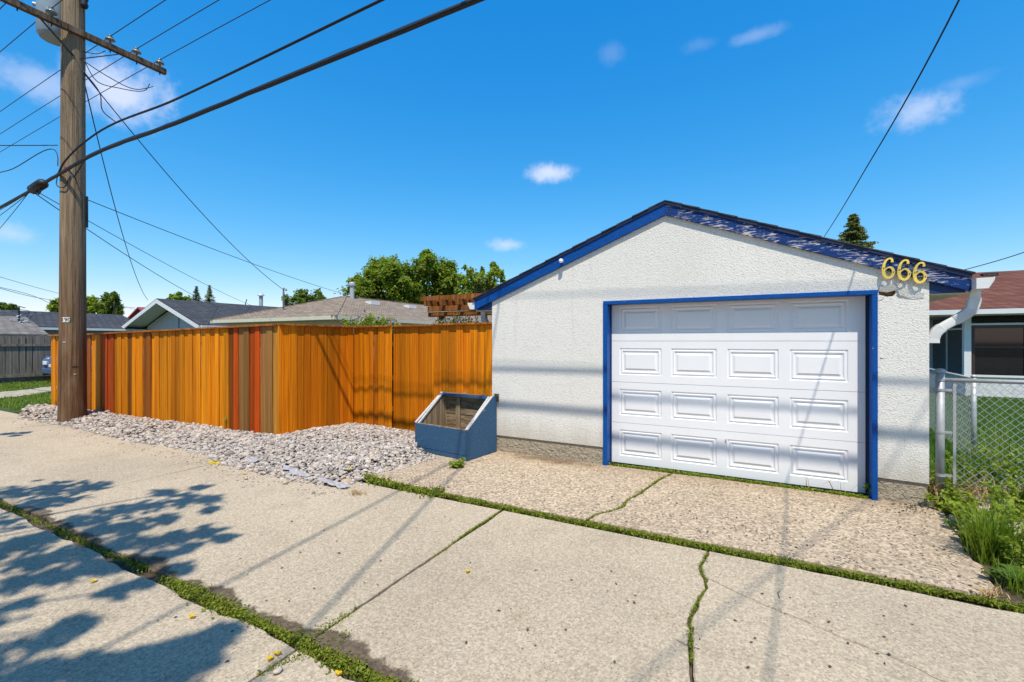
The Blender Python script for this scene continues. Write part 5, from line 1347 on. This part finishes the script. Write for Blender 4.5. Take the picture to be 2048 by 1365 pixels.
# ------------------------------------------------------------------ lilac above the fence, vine under the pergola
rng = np.random.default_rng(41)
def shrub(name, label, pts, mat, leaf, n, extra=None):
    c = sum((p for p, r in pts), Vector()) / len(pts); e = thing(name, label, 'shrub', (c.x, c.y, -.05)); P = []
    for p, r in pts:
        for _ in range(n // len(pts)):
            q = rng.normal(size=3) * .5; P.append((p.x + q[0] * r, p.y + q[1] * r, p.z + q[2] * r))
    npobj('foliage', *leaves(P, leaf, rng, .4), M[mat], e)
    mb = MB()
    for p, r in pts: mb.tube([(c.x, c.y, -.05), (c.x * .5 + p.x * .5, c.y * .5 + p.y * .5, p.z * .6), p], [.025, .018, .006], 5)
    mb.build('stems', M['bark'], e)
    if extra:
        Q = []
        for p, r in extra:
            for _ in range(90):
                t = rng.uniform(); a = rng.uniform(0, 6.28); Q.append((p.x + r * (1 - t) * .5 * math.cos(a) + r * t, p.y + r * (1 - t) * .5 * math.sin(a), p.z + 1.4 * r * t))
        npobj('blossoms', *leaves(Q, .035, rng, .4), M['blossom'], e)
shrub('lilac_bush', 'pale lilac bush in bloom peeping over the fence corner', [(onY(u, v, 7.0), .16) for u, v in ((700, 652), (720, 654), (740, 646), (755, 650), (770, 652), (735, 660), (780, 658))], 'leaf_lt', .07, 1300,
      [(onY(u, v, 6.95), .08) for u, v in ((697, 645), (705, 648), (712, 644), (720, 648), (727, 643), (733, 650), (745, 651), (752, 644), (768, 648), (776, 652), (783, 650))])
shrub('climbing_vine', 'pale flowering vine on the lattice under the pergola', [(onY(u, v, 8.95), .14) for u, v in ((880, 648), (900, 645), (915, 640), (930, 645), (945, 648))], 'leaf_dk', .05, 500,
      [(onY(u, v, 8.9), .06) for u, v in ((885, 645), (905, 640), (912, 646), (922, 643), (932, 648), (940, 642), (950, 648))])

# ------------------------------------------------------------------ chain link fence at right
cl = thing('chain_link_fence', 'galvanised chain link fence beside the right garage corner', 'fence', (1.735, 6.3, 0))
CX0, CX1, CYY, CZ = 1.735, 3.9, 6.30, 1.245
MB().tube([(CX0, CYY, -.05), (CX0, CYY, 1.335)], .036, 16).build('end_post', M['steel'], cl, True)
MB().lathe([(.042, 1.318), (.043, 1.34), (.036, 1.358), (.001, 1.366)], (CX0, CYY, 0), 16).build('post_cap', M['steel'], cl, True)
MB().tube([(CX0 + .03, CYY, CZ), (CX1, CYY, CZ)], .021, 12).build('top_rail', M['steel'], cl, True)
MB().box(CX0 + .098, CX0 + .122, CYY - .012, CYY - .006, .06, 1.21).build('tension_bar', M['steel'], cl)
for z in (1.245, 1.14, .70, .25):
    MB().lathe([(.0365, -.012), (.040, -.012), (.040, .012), (.0365, .012)], (CX0, CYY, z), 16).box(CX0 + .036, CX0 + .12, CYY - .006, CYY + .006, z - .012, z + .012).build('band', M['steel'], cl)
def mesh_fabric(parent, p0, p1, zb, zt, pitch=.075, r=.0021):
    mb = MB(); p0 = Vector(p0); p1 = Vector(p1); L = (p1 - p0).length; d = (p1 - p0) / L; n_ = Vector((-d.y, d.x, 0)); H = zt - zb
    k = -int(H / pitch) - 1
    while k * pitch < L:
        for s in (1, -1):
            a = k * pitch if s > 0 else k * pitch + H
            t0, t1 = 0.0, 1.0
            x0, x1 = a, a + s * H
            lo, hi = min(x0, x1), max(x0, x1)
            if hi <= 0 or lo >= L: continue
            ta = max(0, (0 - x0) / (x1 - x0)) if s > 0 else max(0, (L - x0) / (x1 - x0)) if x0 > L else 0
            tb = min(1, (L - x0) / (x1 - x0)) if s > 0 else min(1, (0 - x0) / (x1 - x0)) if x1 < 0 else 1
            if tb - ta < .01: continue
            q = lambda t: p0 + d * (x0 + (x1 - x0) * t) + Vector((0, 0, zb + H * t)) + n_ * (.003 * s)
            mb.tube([q(ta), q(tb)], r, 4, False)
        k += 1
    return mb.build('wire_mesh', M['steel'], parent)
mesh_fabric(cl, (CX0 + .11, CYY - .009, 0), (CX1, CYY - .009, 0), .05, 1.25)
sf = thing('back_chain_fence', 'second chain link fence running back along the neighbouring lawn', 'fence', (2.69, 8.5, 0))
for x, y in ((2.69, 8.5), (2.95, 11.5), (3.2, 14.5), (3.45, 17.5)):
    MB().tube([(x, y, -.05), (x, y, 1.16)], .03, 12).lathe([(.034, 1.15), (.034, 1.17), (.001, 1.19)], (x, y, 0), 12).build('line_post', M['steel'], sf, True)
MB().tube([(2.69, 8.5, 1.13), (3.45, 17.5, 1.13)], .018, 8).build('top_rail', M['steel'], sf, True)
mesh_fabric(sf, (2.69, 8.5, 0), (3.45, 17.5, 0), .05, 1.13, .09, .002)
# ------------------------------------------------------------------ stepping stones and weeds along the apron
for k, (u, v, w, l, lb) in enumerate(((1985, 1006, .42, .34, 'tan concrete paving stone among the weeds nearest the chain link'), (1962, 1040, .36, .22, 'narrow tan paving stone in the middle of the weeds'), (2048, 1062, .5, .35, 'grey paving stone at the right edge of the weeds'))):
    p = gnd(u, v, .05); o = MB().box(-w / 2, w / 2, -l / 2, l / 2, -.06, .0).build('paving_stone', M['old_concrete'], None, bevel=.008)
    o.location = (p.x, p.y, .05); o.rotation_euler = (R(1), R(-1.5), R(8 + 9 * k)); tag(o, lb, 'paving stone', 'paving stones among the weeds')
tag(obj('weedy_soil', [(1.38, 4.0, -.012), (6, 3.95, -.012), (6, 6.6, -.012), (1.56, 6.6, -.012), (1.60, 5.6, -.012), (1.46, 4.9, -.012)], [(0, 1, 2, 3, 4, 5)], M['dirt']), 'dark soil under the weeds at right', kind='structure')
rng = np.random.default_rng(51)
def tuft(name, label, u, v, h, n, sp, mat, w=.007, lean=.8, grp='grass tufts along the apron edge', cat_='grass tuft'):
    p = gnd(u, v, 0); P = [(rng.normal() * sp, rng.normal() * sp, 0) for _ in range(n)]
    o = npobj(name, *blades(P, h, w, lean, rng), M[mat]); o.location = (p.x, p.y, -.012); tag(o, label, cat_, grp); return o
def weed(name, label, u, v, h, n, mat='weed', leaf=.06, grp='leafy weeds along the apron edge', cat_='weed'):
    p = gnd(u, v, 0); e = thing(name, label, cat_, (p.x, p.y, -.012), grp); mb = MB(); P = []; N_ = []
    for k in range(n):
        a = rng.uniform(0, 6.28); r = rng.uniform(.02, .10) + h * .35 * rng.uniform(); tip = Vector((p.x + r * math.cos(a), p.y + r * math.sin(a), h * rng.uniform(.55, 1.05)))
        b = Vector((p.x + .02 * math.cos(a), p.y + .02 * math.sin(a), -.012)); mb.tube([b, b.lerp(tip, .5) + Vector((0, 0, .02)), tip], [.003, .0025, .001], 4, False)
        for j in range(int(14 + h * 46)):
            t = rng.uniform(.15, 1.0); q = b.lerp(tip, t); aa = rng.uniform(0, 6.28); o2 = rng.uniform(.01, leaf * .8)
            P.append((q.x + o2 * math.cos(aa), q.y + o2 * math.sin(aa), q.z + rng.uniform(-.01, .015)))
    mb.build('stem', M['weed_dk'], e); npobj('foliage', *leaves(P, leaf, rng, .8), M[mat], e); return e
def rosette(label, u, v, r, n, mat='weed_dk', name='plantain'):
    p = gnd(u, v, 0); V = []; F = []
    for k in range(n):
        a = 2.4 * k + rng.uniform(-.3, .3); L = r * rng.uniform(.7, 1.1); wd = L * .28; d = Vector((math.cos(a), math.sin(a), 0)); s = Vector((-d.y, d.x, 0)); b = len(V)
        for i in range(6):
            t = i / 5; w_ = wd * math.sin(math.pi * min(1, .12 + t * .88)) + .002; z = .03 + .05 * math.sin(t * 2.2) * (1.2 - k / n) + .004 * k
            for sg in (-1, 0, 1): V.append(d * L * t + s * w_ * sg + Vector((0, 0, z + (.008 if sg else 0))))
        for i in range(5):
            for j in range(2): q = b + i * 3 + j; F.append((q, q + 1, q + 4, q + 3))
    o = obj(name, V, F, M[mat], None, True); o.location = (p.x, p.y, -.02); tag(o, label, 'weed', 'broad leaved weeds on the apron edge')
WL = [(1880, 985, .26, 9), (1905, 1000, .24, 10), (1930, 1015, .22, 9), (1895, 1025, .18, 8), (1925, 1045, .22, 10), (1950, 1065, .22, 10), (1955, 1095, .2, 9), (1990, 1080, .34, 9), (2010, 1050, .42, 9), (2035, 1030, .5, 9), (2030, 1100, .36, 10), (2040, 1140, .26, 8), (1985, 1120, .2, 8), (1915, 955, .3, 8), (1955, 975, .26, 7), (2020, 985, .5, 9), (1985, 960, .4, 8)]
place = ['at the garage corner by the fence post', 'just in front of the chain link end post', 'right of the fence post foot', 'leaning over the apron edge below the post', 'beside the narrow paving stone', 'in front of the narrow paving stone', 'where the apron edge bends', 'right of the tall grass tuft', 'above the right paving stone', 'tallest at the right edge of the picture', 'behind the broad leaved plantain', 'at the right frame edge above the plantain', 'left of the tall grass tuft', 'under the chain link mesh near the post', 'beside the upper tan paving stone', 'against the chain link at the right edge', 'against the chain link behind the tan stone']
for (u, v, h, n), t in zip(WL, place): weed('leafy_weed', 'bushy green leafy weed ' + t, u, v, h, n, 'weed', .042)
for (u, v, h, n, sp, mt, lb) in ((1970, 1120, .42, 240, .045, 'grass', 'tall fine grass tuft at the bend of the apron edge'), (2000, 1105, .34, 120, .05, 'grass', 'grass tuft behind the tall fine one at the apron edge'),
        (1965, 960, .6, 60, .08, 'grass', 'long grass blades standing before the chain link'), (2025, 955, .75, 90, .1, 'grass', 'tall grass clump at the right against the chain link'), (1900, 975, .35, 90, .06, 'grass', 'grass tuft at the foot of the chain link end post'),
        (2040, 1180, .16, 120, .06, 'grass', 'low grass at the lower right corner of the apron')):
    tuft('grass_tuft', lb, u, v, h, n, sp, mt)
rosette('broad leaved plantain at the lower right end of the apron', 2022, 1172, .12, 12); rosette('flat green weed alone on the apron edge', 1903, 1060, .075, 7); rosette('flat green weed below the first on the apron edge', 1925, 1086, .085, 7); rosette('second plantain beside the lower right corner', 2045, 1165, .13, 9)
rosette('small plantain at the apron tip by the mossy joint', 1985, 1163, .07, 6)
P = []
while len(P) < 5200:
    x = rng.uniform(1.45, 4.2); y = rng.uniform(4.0, 6.7)
    if x < 1.50 + .1 * (y - 4) + .06 * mnoise.noise(Vector((y * 3, 1, 1))): continue
    if mnoise.noise(Vector((x * 3, y * 3, 8))) < -.15: continue
    P.append((x, y, -.01))
V, F = cat(blades(P, .07, .008, 1.0, rng), leaves([(p[0], p[1], .02 + .04 * rng.uniform()) for p in P[::2]], .035, rng, .9))
tag(npobj('weed_cover', V, F, M['weed']), 'low green ground cover between the weeds at right', kind='stuff')
P = [(1.95 + rng.normal() * .5, 6.35 + rng.normal() * .16, .02) for _ in range(420)]
tag(npobj('dead_grass', *blades(P, .22, .008, 1.8, rng), M['straw']), 'dead matted straw at the foot of the chain link', kind='stuff')
P = [tuple(gnd(1985 + rng.normal() * 14, 1192 + rng.normal() * 4)) for _ in range(60)]
tag(npobj('dry_straw', *blades(P, .05, .006, 2.2, rng), M['straw']), 'dry straw at the right end of the mossy apron joint', kind='stuff')
weed('leafy_weed', 'small green weed growing at the front of the blue planter', 918, 936, .09, 9, 'weed', .05)
weed('leafy_weed', 'tiny weed sprouting at the right foot of the blue door frame', 1759, 1000, .16, 4, 'weed', .045)
weed('leafy_weed', 'low weed along the parged foot of the right wall', 1830, 1004, .07, 7, 'weed', .04)
pw = T @ Vector((-.25, .38, .14))
e = thing('planter_weed', 'small green weed growing inside the blue planter box', 'weed', pw); P = [(pw.x + rng.normal() * .09, pw.y + rng.normal() * .06, .15 + abs(rng.normal()) * .07) for _ in range(240)]
npobj('foliage', *leaves(P, .035, rng, .6), M['moss'], e)
MB().tube([T @ Vector((-.45, .40, .14)), T @ Vector((-.47, .42, .26)), T @ Vector((-.52, .42, .31)), T @ Vector((-.55, .42, .28))], .01, 6).build('dead_stalk', M['bark'], e)
tag(npobj('dry_twig', *blades([tuple(onY(1672 + k * 3, 984, 5.97)) for k in range(6)], .17, .003, .7, rng), M['bark']), 'thin bare twig standing before the right of the garage door', 'twig')
# weeds at the foot of the fence
for u, v, lb in ((450, 838, 'green leaf caught low on a brown fence board'), (272, 805, 'small dead leaf spray on the fence left of the middle')):
    a, b = ray_q(u); yy = 4.70; p = onY(u, v, yy); o = npobj('stuck_leaf', *leaves([(0, 0, 0), (.02, -.01, .03), (0, -.01, -.03)], .07, rng, .1), M['weed' if u > 300 else 'bark']); o.location = p; tag(o, lb, 'leaf')
# ------------------------------------------------------------------ fallen leaves and litter
LF = [(187, 1166, 'yellow fallen leaf in the tree shade at left'), (384, 1237, 'yellow fallen leaf left of the mossy centre joint'), (555, 1312, 'bright yellow leaf by the mossy joint crossing'), (677, 1352, 'yellow leaf in the moss at the front edge of the picture'), (540, 1322, 'crumpled yellow leaf beside the joint crossing'), (700, 1013 - 60, 'pale yellow leaf lying on the front of the stones'), (936, 1146, 'tiny yellow leaf on the slab before the apron'), (488, 950, 'small yellow leaf before the left stones')]
for u, v, lb in LF:
    p = gnd(u, v, .0); s = .042 if v > 1100 else .05
    P = [(0, 0, 0)]; V = []; F = []
    for i in range(7):
        t = i / 6; w_ = s * .36 * math.sin(math.pi * min(1, t * .95 + .03)); V += [(s * (t - .5), -w_, .012 * abs(math.sin(t * 5)) + .006), (s * (t - .5), 0, .004), (s * (t - .5), w_, .012 * abs(math.cos(t * 4)) + .004)]
    for i in range(6):
        for j in range(2): q = i * 3 + j; F.append((q, q + 3, q + 4, q + 1))
    o = obj('fallen_leaf', V, F, M['yleaf'], None, True); o.location = (p.x, p.y, .006 if v != 953 else bed_h(p.x, p.y) + .05); o.rotation_euler = (0, 0, rng.uniform(0, 6.28)); tag(o, lb, 'leaf', 'yellow leaves fallen on the alley')
P = [tuple(gnd(712 + rng.normal() * 9, 988 + rng.normal() * 2.5)) for _ in range(70)]
tag(npobj('dry_grass_litter', *blades(P, .045, .005, 2.5, rng), M['straw']), 'wisp of dry brown grass on the concrete before the stones', kind='stuff')
P = [tuple(gnd(432 + rng.normal() * 10, 926 + rng.normal() * 2)) for _ in range(90)]
tag(npobj('dry_leaf_litter', *leaves(P, .03, rng, 1.0), M['yleaf']), 'dry yellow leaf litter at the joint beside the stone bed', kind='stuff')
P = []
while len(P) < 150:
    u, v = rng.uniform(1000, 2000), rng.uniform(950, 1180); p = gnd(u, v)
    if p.y > 4.1 and p.y < 5.85 and -3.3 < p.x < 1.4: P.append((p.x, p.y, .012))
for _ in range(90): p = gnd(rng.uniform(300, 1900), rng.uniform(1000, 1340)); P.append((p.x, p.y, .005))
for _ in range(120): p = gnd(1820 + rng.normal() * 40, 1010 + abs(rng.normal()) * 12); P.append((p.x, p.y, .013))
tag(npobj('bark_litter', *leaves(P, .022, rng, 3.0), M['bark']), 'scattered dark bits of bark and leaf on the concrete', kind='stuff')
for k in range(6):
    u, v = ((345, 906), (352, 914), (320, 905), (1375, 1292), (1560, 1190), (640, 990))[k]; p = gnd(u, v); a = rng.uniform(0, 3.1); L = .04 + .04 * rng.uniform()
    o = MB().tube([(-L, 0, .005), (0, .012, .008), (L, -.006, .005)], [.0018, .002, .001], 5).build('twig', M['bark'], None); o.location = (p.x, p.y, .002); o.rotation_euler = (0, 0, a)
    tag(o, 'thin dry twig lying on the concrete ' + ('left of the stones', 'just below the first left of the stones', 'farthest left before the stones', 'right of the cracked slab centre', 'below the apron joint at right', 'below the tip of the stones')[k], 'twig', 'twigs on the concrete')
